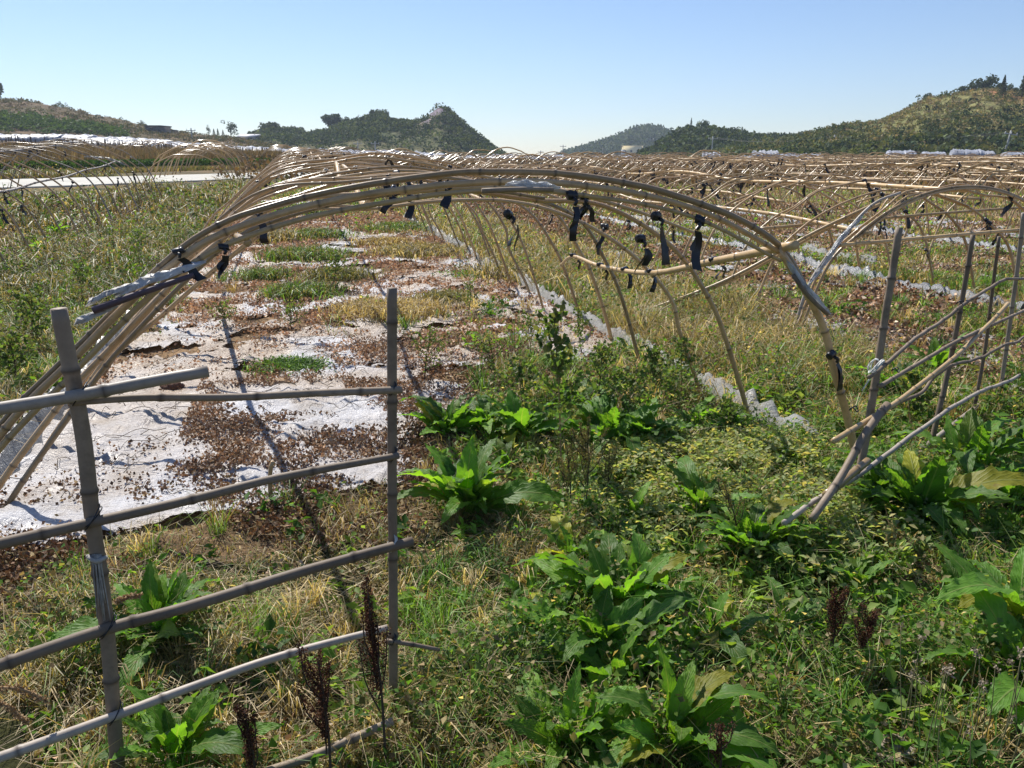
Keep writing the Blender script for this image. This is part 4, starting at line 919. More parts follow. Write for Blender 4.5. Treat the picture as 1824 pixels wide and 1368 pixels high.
def claymat(c):
    if c not in _cm:
        m_, t_, b_ = newmat('clay'); n1 = noise(t_, 22, 6, .7); cc = ramp(t_, n1, [(.35, tuple(.55*k for k in c)), (.6, c), (.8, tuple(min(.8, 1.4*k) for k in c))]); t_.links.new(cc, b_.inputs['Base Color']); b_.inputs['Roughness'].default_value = .95; bump(t_, b_, noise(t_, 60, 5, .7), 1, .01); _cm[c] = m_
    return _cm[c]
clod(1215, 1255, .055, 'orange brown earth clod between dock leaves near the bottom', (.42, .25, .12)); clod(1250, 1272, .035, 'smaller orange clod right of the larger orange one', (.42, .25, .13))
clod(1370, 1262, .035, 'whitish crusted clod right of the orange clods', (.42, .40, .38), .45); clod(1585, 1340, .045, 'pale crusted earth mound at the bottom edge right of centre', (.36, .30, .24), .25); clod(1440, 1335, .06, 'yellow brown crumbled clod at the bottom edge', (.36, .26, .13), .35)
clod(1700, 1215, .07, 'red brown earth clod under the big dock leaves at the right', (.40, .20, .11), .4); clod(1790, 1270, .05, 'small red clod at the right edge below a dock leaf', (.40, .16, .10), .45); clod(1712, 1172, .035, 'small red clod above the larger red brown one', (.42, .19, .11))
clod(470, 1240, .001, 'tiny', (.3, .2, .1)) if False else None
clod(500, 690, .05, 'small pale orange clod on the bed behind the fence', (.5, .34, .2), .7); clod(308, 697, .05, 'dark red clod on the film below the short rail', (.16, .08, .05), .8)

# ------------------------------------------------------------ dock plants
def dockleaf(L, Wd, curl, seed, pet=.22):
    rs = np.random.default_rng(seed); n, m_ = 22, 9; t = np.linspace(0, 1, n); v = np.linspace(-1, 1, m_)
    th = R(72)-(R(72)+curl)*t**1.15; dx = np.cos(th)*L/(n-1); dz = np.sin(th)*L/(n-1); cx = np.r_[0, np.cumsum(dx[:-1])]; cz = np.r_[0, np.cumsum(dz[:-1])]
    u = np.clip((t-pet)/(1-pet), 0, 1); wd = Wd*np.where(t < pet, .07, np.maximum(.06, (np.sin(math.pi*np.clip(u, 0, 1)**.78)**.8)))
    wd[-1] = Wd*.02; sw = .05*L*rs.normal()*t**2
    ph = rs.uniform(0, 6); V = []; UV = []
    for i in range(n):
        nx, nz = -math.sin(th[i]), math.cos(th[i])
        for j in range(m_):
            a = abs(v[j]); fold = .30*a*wd[i]*(1-.5*t[i]); wave = .16*wd[i]*a**1.6*math.sin(t[i]*30+ph+(2.1 if v[j] > 0 else 0))+.006*math.sin(t[i]*57+j)*a
            edge = 1+.07*math.sin(t[i]*41+ph*(1 if v[j] > 0 else 2))*(a > .9)
            V.append((cx[i]+nx*(fold+wave), v[j]*wd[i]*edge+sw[i], cz[i]+nz*(fold+wave))); UV.append((v[j]*.5+.5, t[i]))
    V = np.array(V); k = len(V); T = q2t(grid_tris(n, m_)); return V, T, np.array(UV)
dlib = []
for i in range(14):
    rs = np.random.default_rng(i); L = .30*(.8+.5*rs.random()); V, T, UV = dockleaf(L, L*rs.uniform(.08, .135), R(rs.uniform(-35, 50)), i)
    yl = 1.0; Cc = np.tile(np.array([1, 1, 1.])*rs.uniform(.85, 1.15), (len(V), 1))
    if i in (5,): Cc = Cc*np.array([1.6, 1.15, 1.1])
    if i in (3, 9): Cc = Cc*np.array([1.3, 1.15, 1.0])
    if i == 13: Cc = Cc*np.array([3.2, 1.5, 1.2])
    o = mk('leaf', V, T, M['dock'], C=Cc, UV=UV, smooth=True, parent=proto); dlib.append(o)
def dock(px, py, s, n, label, seed, spread=1.0, up=0.0, world=None):
    rs = np.random.default_rng(seed); b = hit(px, py) if world is None else world
    t = empty('dock_plant', (b[0], b[1], b[2]-.01), rs.uniform(0, 6), label, 'dock plant', None)
    n = int(n*2.15)
    for k in range(n):
        q_ = int(rs.integers(0, 13)); q_ = (q_ if q_ != 5 or rs.random() < .35 else 6); src = dlib[q_ if rs.random() < .97 else 13]; a = k*2.4+rs.normal()*.3; f = k/n
        tilt = rs.uniform(-.6, 0) if f > .4 else rs.uniform(-.2, .45)*spread
        sc = s*1.32*(1.05-.35*f)*rs.uniform(.75, 1.15)
        put(src.data, 'leaf', t, (math.cos(a)*.02*s, math.sin(a)*.02*s, .005), (rs.normal()*.25, tilt, a), (sc, sc, sc))
    return t
DK = [(960, 1150, .6, 8, 'small dock plant left of the one with the broad pale leaf'), (1175, 1075, .62, 8, 'dock plant between the wide foreground one and the dark one'), (1262, 1150, .6, 8, 'dock plant below the pale upright leaf, above the orange clods'), (1430, 1040, .45, 6, 'small dock plant just above the upright rusty seed head'), (1065, 1180, .85, 8, 'dock plant with a huge hanging leaf in the centre of the right foreground'), (905, 840, .5, 7, 'small dock plant between the olive seed stalks and the bushy one'), (1130, 950, .6, 8, 'dock plant left of the pale leafy mat'), (1520, 1060, .5, 7, 'dock plant right of the upright rusty seed head'), (832, 925, 1.05, 20, 'large bushy dock plant standing alone just right of the right fence post'), (798, 782, .85, 13, 'dock plant with drooping pale leaves at the edge of the white film'),
 (868, 775, .8, 12, 'dock plant behind the large bushy one beside the fence post'), (930, 790, .9, 14, 'dark dock plant left of the tall thin stemmed weed'), (1075, 800, 1.1, 17, 'big dark dock plant right of the tall green seed stalks'),
 (1150, 800, .95, 14, 'dock plant with glossy leaves left of the second tunnel leg'), (1010, 740, .8, 12, 'dock plant at the back of the dark green clump in the middle'), (1232, 775, .7, 10, 'low dock plant at the foot of the third tunnel leg'),
 (1300, 775, .55, 8, 'small dock plant between the two nearest tunnel legs'), (1252, 925, .8, 11, 'upright dock plant with one bright backlit leaf on the pale leafy mat'), (1338, 995, .9, 13, 'dark dock plant in front of the pale leafy mat'),
 (1215, 905, .5, 7, 'small flat dock plant left of the upright one with the backlit leaf'), (1098, 1105, 1.0, 15, 'wide dock plant in the middle of the right foreground'), (1020, 1010, .55, 7, 'slender dock plant above the wide one in the foreground'),
 (940, 1065, .45, 6, 'small yellowing dock plant right of the bare straw patch'), (1100, 1240, .75, 9, 'dock plant with one broad pale leaf lying forward'), (1010, 1350, .75, 11, 'dock plant with wrinkled leaves at the bottom edge, left of the spiky herb'),
 (1190, 1350, .8, 12, 'largest leaved dock plant at the bottom edge right of the spiky herb'), (292, 1155, .85, 15, 'bright yellow green dock plant behind the fence rails'), (310, 1372, .7, 8, 'bright dock plant cut by the bottom edge near the thick post'),
 (1630, 935, 1.15, 19, 'largest dock plant, dark, in front of the right trellis'), (1560, 905, .7, 9, 'dock plant right at the foot of the nearest trellis post'), (1722, 850, 1.05, 15, 'big dock plant under the trellis rails at the right'),
 (1592, 705, .75, 11, 'dock plant behind the trellis between its first two posts'), (1662, 668, .85, 12, 'bright dock plant behind the second trellis post'), (1812, 1140, 1.1, 11, 'dock plant with very large ribbed leaves at the right photo edge'),
 (1835, 1260, 1.0, 9, 'dock plant with torn broad leaves in the lower right corner'), (1400, 1135, .6, 5, 'dock plant with one pale upright leaf left of the rusty seed heads'), (1700, 1085, .6, 7, 'small dock plant left of the very large leaved one'),
 (752, 1090, .32, 5, 'tiny yellow green dock plant beside the stub rail'), (770, 1190, .3, 4, 'tiny dock seedling below the stub rail'), (880, 1290, .45, 6, 'small dark dock plant in the bottom centre straw'), (1790, 905, .8, 10, 'dock plant behind the big one at the right photo edge'),
 (1835, 820, .8, 9, 'dock plant under the trellis at the right photo edge'), (70, 465, 1.1, 12, 'bright dock plant at the foot of the far left tunnel'), (97, 420, .8, 9, 'smaller dock plant behind the bright one at the far left tunnel'), (1440, 700, .5, 7, 'dock plant in the yellow grass behind the first leg'),
 (1270, 585, .6, 7, 'dock plant in the dry grass between the first two tunnels'), (1260, 665, .5, 6, 'pale dock plant in the grass strip behind the near legs')]
for k, d in enumerate(DK): dock(*d, seed=1000+k)

# ------------------------------------------------------------ seed stalks
def stalk(bx, by, tx, ty, label, cols, seed, branches=6, dens=700, spread=.07):
    rs = np.random.default_rng(seed); b = np.array(hit(bx, by)); top = at(tx, ty, b[1]-.02) ; d = top-b; Hh = d[2]
    t = empty('dock_seed_stalk', tuple(b), 0, label, 'seed stalk', None)
    m = MB(); m.add(*tube([(0, 0, -.02), tuple(d*.5+[.01, 0, 0]), tuple(d)], .0045, .002, 6, step=.03)[:2])
    P = []
    for k in range(branches):
        f = .38+.5*k/branches; a = rs.uniform(0, 6.28); s0 = d*f; L = Hh*(.42-.3*f)+.03; e = s0+np.array([math.cos(a)*spread*rs.uniform(.5, 1), math.sin(a)*spread*.7, L])
        m.add(*tube([tuple(s0), tuple((s0+e)/2+[math.cos(a)*.012, 0, -.01]), tuple(e)], .0025, .0012, 5, step=.03)[:2])
        q = np.linspace(.15, 1, 18); P.append(s0+(e-s0)*q[:, None])
    q = np.linspace(.5, 1, 30); P.append(d*q[:, None]); m.build('stem', M['trunk'], t)
    P = np.vstack(P); n = dens*3; P = P[rs.integers(0, len(P), n)]+rs.normal(size=(n, 3))*np.array([.006, .006, .006])
    V, T, C = leafcloud(P, rs.uniform(.0035, .0075, n), np.asarray(cols)[rs.integers(0, len(cols), n)]*rs.uniform(.6, 1.3, (n, 1)), rs, up=0); mk('seed_cluster', V, T, M['seed'], C=C, parent=t)
RU = [(.085, .038, .022), (.06, .028, .018), (.13, .058, .03)]; GR = [(.26, .26, .07), (.18, .20, .05), (.30, .20, .08)]
stalk(688, 1385, 655, 1055, 'tallest dark rusty seed stalk in front of the right fence post', RU, 1, 8, 1200, .045)
stalk(590, 1440, 566, 1172, 'branched rusty seed stalk between the fence posts at the bottom edge', RU, 2, 7, 1100, .07)
stalk(455, 1450, 436, 1268, 'short rusty seed stalk at the bottom edge, leftmost of them', RU, 3, 4, 800, .03)
stalk(1475, 1195, 1487, 1052, 'upright rusty seed head left of its leaning twin at the right', RU, 4, 5, 900, .05)
stalk(1512, 1200, 1560, 1092, 'leaning rusty seed head right of its upright twin', RU, 5, 4, 800, .05)
stalk(1272, 1420, 1283, 1290, 'thin dark seed stalk at the bottom edge right of the largest dock leaves', RU, 6, 4, 300, .04)
stalk(1040, 935, 1047, 760, 'tall olive green seed stalk cluster in the middle of the dock clump', GR, 7, 12, 1100, .10)
stalk(1015, 930, 1010, 800, 'shorter olive seed stalk left of the tall one', GR, 8, 8, 800, .08)
stalk(1075, 905, 1085, 800, 'small olive seed stalk right of the tall one', GR, 9, 6, 500, .06)
stalk(1320, 985, 1290, 862, 'pale green seed stalk beside the dark dock plant', GR, 10, 5, 300, .05)

# ------------------------------------------------------------ tall leafy weeds
def weed(bx, by, tx, ty, label, seed, nb=9, ls=.03, cols=((.09, .16, .04), (.12, .20, .05), (.16, .18, .07)), spread=.16, nl=26, name='tall_weed', sub=.3):
    rs = np.random.default_rng(seed); b = np.array(hit(bx, by)); top = at(tx, ty, b[1]); d = top-b; Hh = d[2]
    t = empty(name, tuple(b), 0, label, 'weed', None); m = MB(); m.add(*tube([(0, 0, -.03), tuple(d*.5+[.02*rs.normal(), .02, 0]), tuple(d)], .0065, .002, 6, step=.05)[:2]); P = [d*f for f in np.linspace(.25, 1, 16)]
    for k in range(nb):
        f = sub+(.95-sub)*k/nb; a = k*2.4+rs.normal()*.4; s0 = d*f; L = spread*(1.15-f)*rs.uniform(.7, 1.3); e = s0+np.array([math.cos(a)*L, math.sin(a)*L, L*rs.uniform(.5, 1.2)]); m.add(*tube([tuple(s0), tuple((s0+e)/2-[0, 0, .01]), tuple(e)], .003, .0012, 5, step=.05)[:2])
        P += [s0+(e-s0)*q for q in np.linspace(.25, 1, 9)]
    m.build('stem', M['trunk'] if seed % 2 else M['bamboo_brown'], t); P = np.array(P); n = int(nl*nb*1.15); Q = P[rs.integers(0, len(P), n)]+rs.normal(size=(n, 3))*.016
    V, T, C = leafcloud(Q, rs.uniform(.5, 1.2, n)*ls, np.asarray(cols)[rs.integers(0, len(cols), n)]*rs.uniform(.7, 1.35, (n, 1)), rs, up=.1); mk('foliage', V, T, M['leaf'], C=C, parent=t)
WD = [(1000, 850, 985, 540, 'tallest thin weed with heart shaped leaves in front of the right film strip', 14, .045, .22), (755, 688, 768, 590, 'small dark stemmed weed growing from the film behind the right fence post', 12, .022, .28), (940, 760, 925, 640, 'dark leafy weed at the back left of the dock clump', 12, .03, .22),
 (1060, 770, 1075, 610, 'feathery dark weed in front of the film strip', 14, .03, .24), (1120, 790, 1135, 650, 'dark weed right of the feathery one', 12, .03, .2), (880, 700, 870, 600, 'green weed on the orange litter', 11, .022, .26), (1180, 760, 1195, 660, 'weed against the right film strip near the third leg', 11, .028, .2),
 (590, 520, 600, 455, 'leafy weed in the grass patch left of the film path', 12, .035, .3), (950, 640, 940, 560, 'thin weed in front of the pale film skirt', 10, .022, .22), (1040, 640, 1030, 545, 'thin weed touching the pale film skirt', 10, .025, .2), (1625, 760, 1630, 660, 'leafy weed between the trellis posts', 10, .04, .2),
 (1310, 780, 1300, 720, 'short weed at the foot of the legs', 8, .03, .15), (60, 640, 55, 520, 'leafy pale weed left of the thick fence post', 14, .04, .3), (25, 700, 15, 600, 'bushy weed at the left photo edge', 14, .04, .3), (150, 560, 140, 470, 'weed behind the left arch feet', 12, .035, .3), (250, 480, 245, 410, 'weed left of the converging arches', 12, .035, .3),
 (400, 590, 395, 545, 'low weed on the bed behind the short rail end', 9, .025, .25), (520, 590, 515, 545, 'low weed in the middle of the bed litter', 9, .025, .28), (830, 560, 835, 500, 'small weed on the orange litter near the skirt', 9, .025, .25), (1160, 700, 1165, 620, 'weed at the outer side of the skirt', 11, .03, .2), (1215, 720, 1215, 600, 'taller weed outside the skirt by the fourth leg', 11, .03, .2)]
for k, (bx, by, tx, ty, lab, nb, ls, sp_) in enumerate(WD): weed(bx, by, tx, ty, lab, 50+k, nb, ls, spread=sp_, nl=30)
# spiky herb
b = hit(1105, 1315); t = empty('spiky_herb', b, 0, 'bright green spiky rosette herb among the dock plants at the bottom', 'weed'); rs = np.random.default_rng(4); VV = []; TT = []; CC = []; nn = 0
for k in range(46):
    a = k*2.4; el = 1.4-1.3*k/46; L = .11*(.6+.5*k/46); d = np.array([math.cos(a)*math.cos(el), math.sin(a)*math.cos(el), math.sin(el)]); s = np.array([-math.sin(a), math.cos(a), 0])*.0065
    p0 = np.array([0, 0, .10-.05*k/46]); V = [p0, p0+d*L*.45+s, p0+d*L*.45-s, p0+d*L-[0, 0, L*.25]]; VV += V; TT += [(nn, nn+1, nn+2), (nn+1, nn+3, nn+2)]; CC += [(.11, .24, .04)]*4; nn += 4
mk('foliage', VV, TT, M['leaf'], C=np.array(CC), parent=t); m = MB(); m.add(*tube([(0, 0, -.02), (0, 0, .1)], .004, .004, 6)[:2]); m.build('stem', M['trunk'], t)
# thin dry stalks lower right
rs = np.random.default_rng(6)
m = MB(); Vs = []
for k in range(26):
    px = rs.uniform(1600, 1860); b = np.array(hit(px, rs.uniform(1330, 1440))); h_ = rs.uniform(.15, .42); e = b+np.array([rs.normal()*.03, rs.normal()*.03, h_]); m.add(*tube([tuple(b), tuple((b+e)/2+rs.normal(size=3)*.01), tuple(e)], .0018, .001, 5, step=.05)[:2], c=(.20, .19, .09))
    for q in range(7): Vs.append(e+rs.normal(size=3)*.006)
Vs = np.repeat(np.array(Vs), 3, 0)+rs.normal(size=(len(Vs)*3, 3))*.003
V, T, C = leafcloud(Vs, np.full(len(Vs), .008), np.tile((.30, .25, .18), (len(Vs), 1)), rs); m.add(V, T, c=C)
tag(m.build('dry_stalks', M['litter'], smooth=False), 'thin dry flower stalks with tiny heads in the lower right corner', 'dry stalks', kind='stuff')
# foxtail heads at the left edge
m = MB()
for k, (pts) in enumerate([[(-20, 1225), (40, 1228), (85, 1250)], [(-20, 1242), (20, 1262), (50, 1290)], [(205, 1072), (230, 1062), (250, 1060)]]):
    P = [np.array(onf(px, py, .02+.1*k))+np.array([-.36, 2.07, 0]) for px, py in pts]; m.add(*tube(P, .004, .003, 6, step=.02)[:2], c=(.36, .24, .13))
    Q = np.array(P); s = rs.random(260)*2; i = s.astype(int).clip(0, 1); q = Q[i]+(Q[i+1]-Q[i])*(s-i)[:, None]+rs.normal(size=(260, 3))*.004; V, T, C = leafcloud(q, np.full(260, .009), np.tile((.38, .26, .14), (260, 1)), rs); m.add(V, T, c=C)
tag(m.build('foxtail_grass', M['litter'], smooth=False), 'tan foxtail grass heads hanging in from the left photo edge', 'grass', kind='stuff')

# ------------------------------------------------------------ vegetation carpets
def sector(n, d0, d1, rs, am=36):
    d = np.sqrt(rs.random(n)*(d1*d1-d0*d0)+d0*d0); a = R(1)*rs.uniform(-am, am, n); return d*np.sin(a), d*np.cos(a), d
def blades(x, y, h, wd, C, rs, lean=.6, droop=.25, thin=1.0):
    n = len(x); z = g(x, y)-.005; a = rs.uniform(0, 6.283, n); l = h*lean*rs.uniform(.2, 1.5, n); dx = np.cos(a); dy = np.sin(a)
    fa = rs.uniform(0, 6.283, n); sx = np.cos(fa)*wd*.5; sy = np.sin(fa)*wd*.5
    P = np.stack([x, y, z], 1); O = np.zeros(n)
    Mid = P+np.stack([dx*l*.35, dy*l*.35, h*.62], 1); Tip = P+np.stack([dx*l, dy*l, h*(1-droop*rs.random(n)*lean*2).clip(.3, 1)], 1); S = np.stack([sx, sy, O], 1)
    V = np.stack([P-S, P+S, Mid-S*.8, Mid+S*.8, Tip], 1).reshape(-1, 3); b = np.arange(n)*5
    T = np.vstack([np.stack([b, b+1, b+3], 1), np.stack([b, b+3, b+2], 1), np.stack([b+2, b+3, b+4], 1)]); return V, T, np.repeat(C, 5, 0)
def flatleaves(x, y, z, size, C, rs, tilt=.5, ratio=.38):
    n = len(x); nv = rs.normal(size=(n, 3))*tilt; nv[:, 2] = 1; nv /= np.linalg.norm(nv, axis=1)[:, None]; e = rs.normal(size=(n, 3)); d = np.cross(nv, e); d /= np.linalg.norm(d, axis=1)[:, None]+1e-9; s = np.cross(nv, d)
    P = np.stack([x, y, g(x, y)+z], 1); L = size[:, None]
    V = np.stack([P-d*L*.5, P-s*L*ratio+nv*L*.10, P+d*L*.5-nv*L*.08, P+s*L*ratio+nv*L*.10], 1).reshape(-1, 3); b = np.arange(n)*4
    T = np.vstack([np.stack([b, b+2, b+1], 1)[:, ::-1], np.stack([b, b+2, b+3], 1)]); return V, T, np.repeat(C, 4, 0)
def cmix(rs, n, cols, jit=.3): return np.asarray(cols)[rs.integers(0, len(cols), n)]*rs.uniform(1-jit, 1+jit, (n, 1))
GRN = [(.10, .22, .03), (.15, .29, .04), (.065, .15, .025), (.21, .33, .055)]; STR = [(.50, .39, .20), (.38, .28, .14), (.62, .51, .30), (.27, .19, .11)]; OLV = [(.18, .18, .06), (.24, .21, .08), (.13, .15, .045), (.30, .25, .11)]
LIT = [(.62, .39, .24), (.68, .48, .32), (.48, .30, .18), (.32, .21, .14), (.72, .58, .42)]; DRK = [(.14, .09, .055), (.20, .125, .07), (.24, .15, .085), (.10, .07, .05)]
def bed0(x, y): p, a = w2l(x, y); return p-T0['p'], a-T0['a']
def veg(x, y):
    """how densely weeds grow (0..1)"""
    X, Y = bed0(x, y); p, a = w2l(x, y)
    fy = np.interp(X, [0, .32, 2.2, 2.6, 3.2, 4.3], [.1, .2, .62, 1.5, 2.6, 2.9])
    inb = (X > -.05) & (X < 4.5) & (Y > fy) & (Y < 26)
    v = np.where(inb, 0.0, 1.0)
    patch = sst(fbm(X*.9+3, Y*.6, 71), .52, .66)*sst(Y, 2.6, 5)
    right = sst(X, 2.6, 3.6)*(1-sst(Y, 2.6, 5.2))*.6
    v = np.where(inb, np.clip(patch*.12+right*sst(fbm(X*2, Y*2, 72), .4, .6)+.3*sst(Y, 13, 19), 0, .8)*(1-.85*np.exp(-((X-2.35+.3*np.sin(Y*.8))/.4)**2)), v)
    ob = inbed(p, a) & ~inb & ~((X > -.05) & (X < 4.5) & (Y < 4))
    v = np.where(ob, .16+.5*sst(fbm(p, a, 73), .5, .65), v)
    v = np.where((p < -3.6) & (p > -7.4), np.maximum(v, .6), v)
    band = (X > -.3) & (X < 2.7) & (Y < fy) & (Y > fy-.75); v = np.where(band, v*(.25+.55*sst(fy-Y, .2, .75)), v)
    return v*(.55+.45*sst(fbm(x*1.7, y*1.7, 74), .3, .5))
def greenness(x, y):
    X, Y = bed0(x, y); G = .5+1.8*(fbm(x*1.3, y*1.3, 81)-.5)
    G += .48*sst(x, -.3, 1.0)*(1-sst(y, 5, 7)) - .42*(1-sst(x, -1.0, .4))*(1-sst(y, 3.2, 4.2))
    G -= .40*((X > 4.5) & (X < 6.3))*sst(Y, .8, 2.0); G -= .35*((X > -.3) & (X < 2.7) & (Y < .8) & (Y > -.5)); G -= .2*sst(y, 9, 25); return np.clip(G, 0, 1)
def hgt(x, y):
    X, Y = bed0(x, y); h = .025+.13*sst(fbm(x*2.6, y*2.6, 82), .42, .72)+.05*sst(vnoise(x*9, y*9, 87), .5, .9); h += .16*((X > 4.5) & (X < 6.4))*sst(Y, .6, 2.5); h += .14*(X < -.1)*sst(Y, .5, 3)*(.4+1.4*sst(fbm(x*.8, y*.8, 83), .4, .62)); h += .04*sst(y, 8, 14); return h
def build(name, parts, mat, label, cat):
    V = []; T = []; C = []; n = 0
    for v, t, c in parts: V.append(v); T.append(t+n); C.append(c); n += len(v)
    o = mk(name, np.vstack(V), np.vstack(T), M[mat], C=np.vstack(C)); tag(o, label, cat, kind='stuff'); return o
rs = np.random.default_rng(42)
def keepv(x, y, f):
    k = rs.random(len(x)) < f; k &= ~((y > 20) & (x < -3) & (onroad(x, y, g(x, y)) | onroad(x, y, g(x, y)+.2))); return x[k], y[k]
# grass: four distance bands
parts = []
for (d0, d1, n, wd, hs) in ((1.5, 5, 150000, .0035, 1.0), (5, 9, 120000, .006, 1.1), (9, 18, 150000, .012, 1.0), (18, 40, 150000, .026, 1.0)):
    x, y, d = sector(n, d0, d1, rs); x, y = keepv(x, y, veg(x, y)); G = greenness(x, y); n = len(x); isg = rs.random(n) < G*.85
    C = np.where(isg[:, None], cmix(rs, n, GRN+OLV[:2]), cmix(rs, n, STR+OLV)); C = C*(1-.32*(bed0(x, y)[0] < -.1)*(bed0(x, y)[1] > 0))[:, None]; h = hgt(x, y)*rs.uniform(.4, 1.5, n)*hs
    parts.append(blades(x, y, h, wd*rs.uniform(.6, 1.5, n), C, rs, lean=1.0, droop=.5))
x, y, d = sector(30000, 1.5, 6, rs); x, y = keepv(x, y, veg(x, y)*(1-greenness(x, y)*.6)); n = len(x)
parts.append(blades(x, y, rs.uniform(.01, .09, n), rs.uniform(.002, .0045, n), cmix(rs, n, STR, .15)*1.15, rs, lean=4.5, droop=.1))
for (d0, d1, nc, h0, w0) in ((1.5, 5, 500, .16, .0042), (5, 12, 1100, .24, .007)):
    cx_, cy_, d = sector(nc, d0, d1, rs); cx_, cy_ = keepv(cx_, cy_, veg(cx_, cy_)); nl = 46; ci = np.repeat(np.arange(len(cx_)), nl); n = len(ci); x = cx_[ci]+rs.normal(size=n)*.022; y = cy_[ci]+rs.normal(size=n)*.022
    gr = rs.random(len(cx_)) < .6; cc = np.where(gr[:, None], cmix(rs, len(cx_), GRN), cmix(rs, len(cx_), STR[:3]))[ci]*rs.uniform(.75, 1.25, (n, 1))
    parts.append(blades(x, y, h0*rs.uniform(.4, 1.35, n), np.full(n, w0), cc, rs, lean=.9, droop=.45))
build('grass', parts, 'grass', 'mixed green and straw coloured grass over the field', 'grass')
# small broad leaves
parts = []
for (d0, d1, n, s0, s1, hm) in ((1.5, 5, 120000, .010, .030, .07), (5, 9, 90000, .018, .042, .16), (9, 18, 120000, .022, .055, .26), (18, 40, 110000, .045, .11, .32)):
    x, y, d = sector(n, d0, d1, rs); x, y = keepv(x, y, veg(x, y)*(.25+.75*greenness(x, y))*(.35+.65*sst(fbm(x*1.3, y*1.3, 91), .35, .6))); n = len(x)
    h = hgt(x, y)*rs.random(n)**.7*1.25; C = cmix(rs, n, GRN+GRN+OLV[:2]+[(.17, .24, .07)]); br = (rs.random(n) < .14)[:, None]; C = np.where(br, cmix(rs, n, STR), C)
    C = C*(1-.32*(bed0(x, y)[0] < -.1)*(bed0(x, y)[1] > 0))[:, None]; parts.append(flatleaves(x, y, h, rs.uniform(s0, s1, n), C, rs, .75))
# pale leafy mat in front of the first legs
b0 = np.array(hit(1290, 880)); n = 34000; x = b0[0]+rs.normal(size=n)*.36; y = b0[1]+rs.normal(size=n)*.42; k = rs.random(n) < .08+.92*sst(fbm(x*3.5, y*3.5, 191, 4), .40, .56); x, y = x[k], y[k]; n = len(x); parts.append(flatleaves(x, y, rs.uniform(.04, .15, n), rs.uniform(.018, .045, n), cmix(rs, n, [(.30, .37, .15), (.36, .40, .18), (.20, .29, .09), (.46, .42, .18)]), rs, .6, .28))
for (px, py, sx, sy, n, cols) in [(870, 492, .5, .18, 3000, [(.10, .24, .03)]), (515, 660, .22, .10, 2500, [(.08, .17, .03)]), (1220, 560, .5, .3, 2500, GRN)]:
    b0 = np.array(hit(px, py)); x = b0[0]+rs.normal(size=n)*sx*.6; y = b0[1]+rs.normal(size=n)*sy; parts.append(flatleaves(x, y, rs.uniform(.01, .07, n), rs.uniform(.015, .035, n), cmix(rs, n, cols), rs, .7))
for (d0, d1, nc, s0) in ((1.5, 5, 1500, .05), (5, 10, 1300, .06)):
    cx_, cy_, d = sector(nc, d0, d1, rs); cx_, cy_ = keepv(cx_, cy_, veg(cx_, cy_)*(.3+.7*greenness(cx_, cy_))); nl = 16; n = len(cx_)*nl; ci = np.repeat(np.arange(len(cx_)), nl); sz = np.repeat(rs.uniform(.5, 1.3, len(cx_)), nl)*s0
    a = rs.uniform(0, 6.28, n); rr = sz*rs.uniform(.3, 1.3, n); x = cx_[ci]+np.cos(a)*rr; y = cy_[ci]+np.sin(a)*rr; cc = cmix(rs, len(cx_), GRN+GRN+[(.24, .32, .09)], .25)[ci]*rs.uniform(.8, 1.2, (n, 1))
    parts.append(flatleaves(x, y, sz*rs.uniform(.3, 2.2, n), sz*rs.uniform(.7, 1.3, n), cc, rs, .7, .27))
build('ground_weeds', parts, 'leaf', 'low broad leaved weeds covering the ground between the tunnels', 'weeds')
# dry grass tussocks on the bed
parts = []
for (px, py, r, n, h, cols) in [(750, 455, .6, 4200, .20, STR+OLV), (690, 440, .4, 1500, .2, STR), (700, 560, .45, 5000, .16, STR[:3]), (545, 462, .5, 2600, .22, OLV+GRN), (600, 500, .35, 1800, .2, OLV), (470, 500, .3, 1200, .18, OLV+GRN), (540, 530, .35, 2200, .20, OLV+GRN), (560, 425, .5, 1500, .22, OLV+GRN), (720, 410, .7, 2400, .2, GRN+OLV), (515, 662, .20, 2500, .10, GRN), (550, 378, 1.0, 2200, .25, OLV+GRN), (670, 368, 1.3, 3000, .25, GRN+OLV), (470, 430, .6, 1800, .25, OLV+STR), (790, 540, .3, 1200, .16, OLV), (980, 500, .8, 6000, .25, STR+OLV)]:
    b0 = np.array(hit(px, py)); x = b0[0]+rs.normal(size=n)*r*.55; y = b0[1]+rs.normal(size=n)*r*.45; parts.append(blades(x, y, h*rs.uniform(.4, 1.3, n), np.full(n, .0035+.0011*b0[1]), cmix(rs, n, cols), rs, lean=.9, droop=.4))
build('bed_tussocks', parts, 'grass', 'dry and green grass tussocks growing through the film in the nearest tunnel', 'grass')
# fallen leaves and dead vines on the beds
parts = []
def crumple(x, y, z, size, C, rs):
    n = len(x); P = np.stack([x, y, g(x, y)+z], 1); V, T, CC = leafcloud(P, size, C, rs, up=0); return V, T, CC
n = 230000; X = rs.uniform(.1, 4.4, n); Y = rs.random(n)**1.35*22; cl = fbm(X*1.5, Y*1.5, 61, 5)
clean = (1-sst(X, 1.4, 2.3))*(1-sst(Y, 2.3, 3.6)); chan = np.exp(-((X-2.35+.3*np.sin(Y*.8))/.36)**2)*(1-sst(Y, 14, 18)*.6)
dn = np.clip(sst(cl, .36, .58)*(1-.35*clean)-.8*chan*(cl < .62)+.06, 0, 1)*np.where(fbm(X*5, Y*5, 64) > .43, 1.1, .15)*(Y > np.interp(X, [0, 2.2, 2.6, 4.3], [.9, .5, .9, 1.5]))
dn *= np.where(clean > .5, sst(cl, .52, .6)*1.6, 1)*(1-.8*(1-sst(X, .7, 1.5))*(1-sst(Y, 2.2, 3.2)))
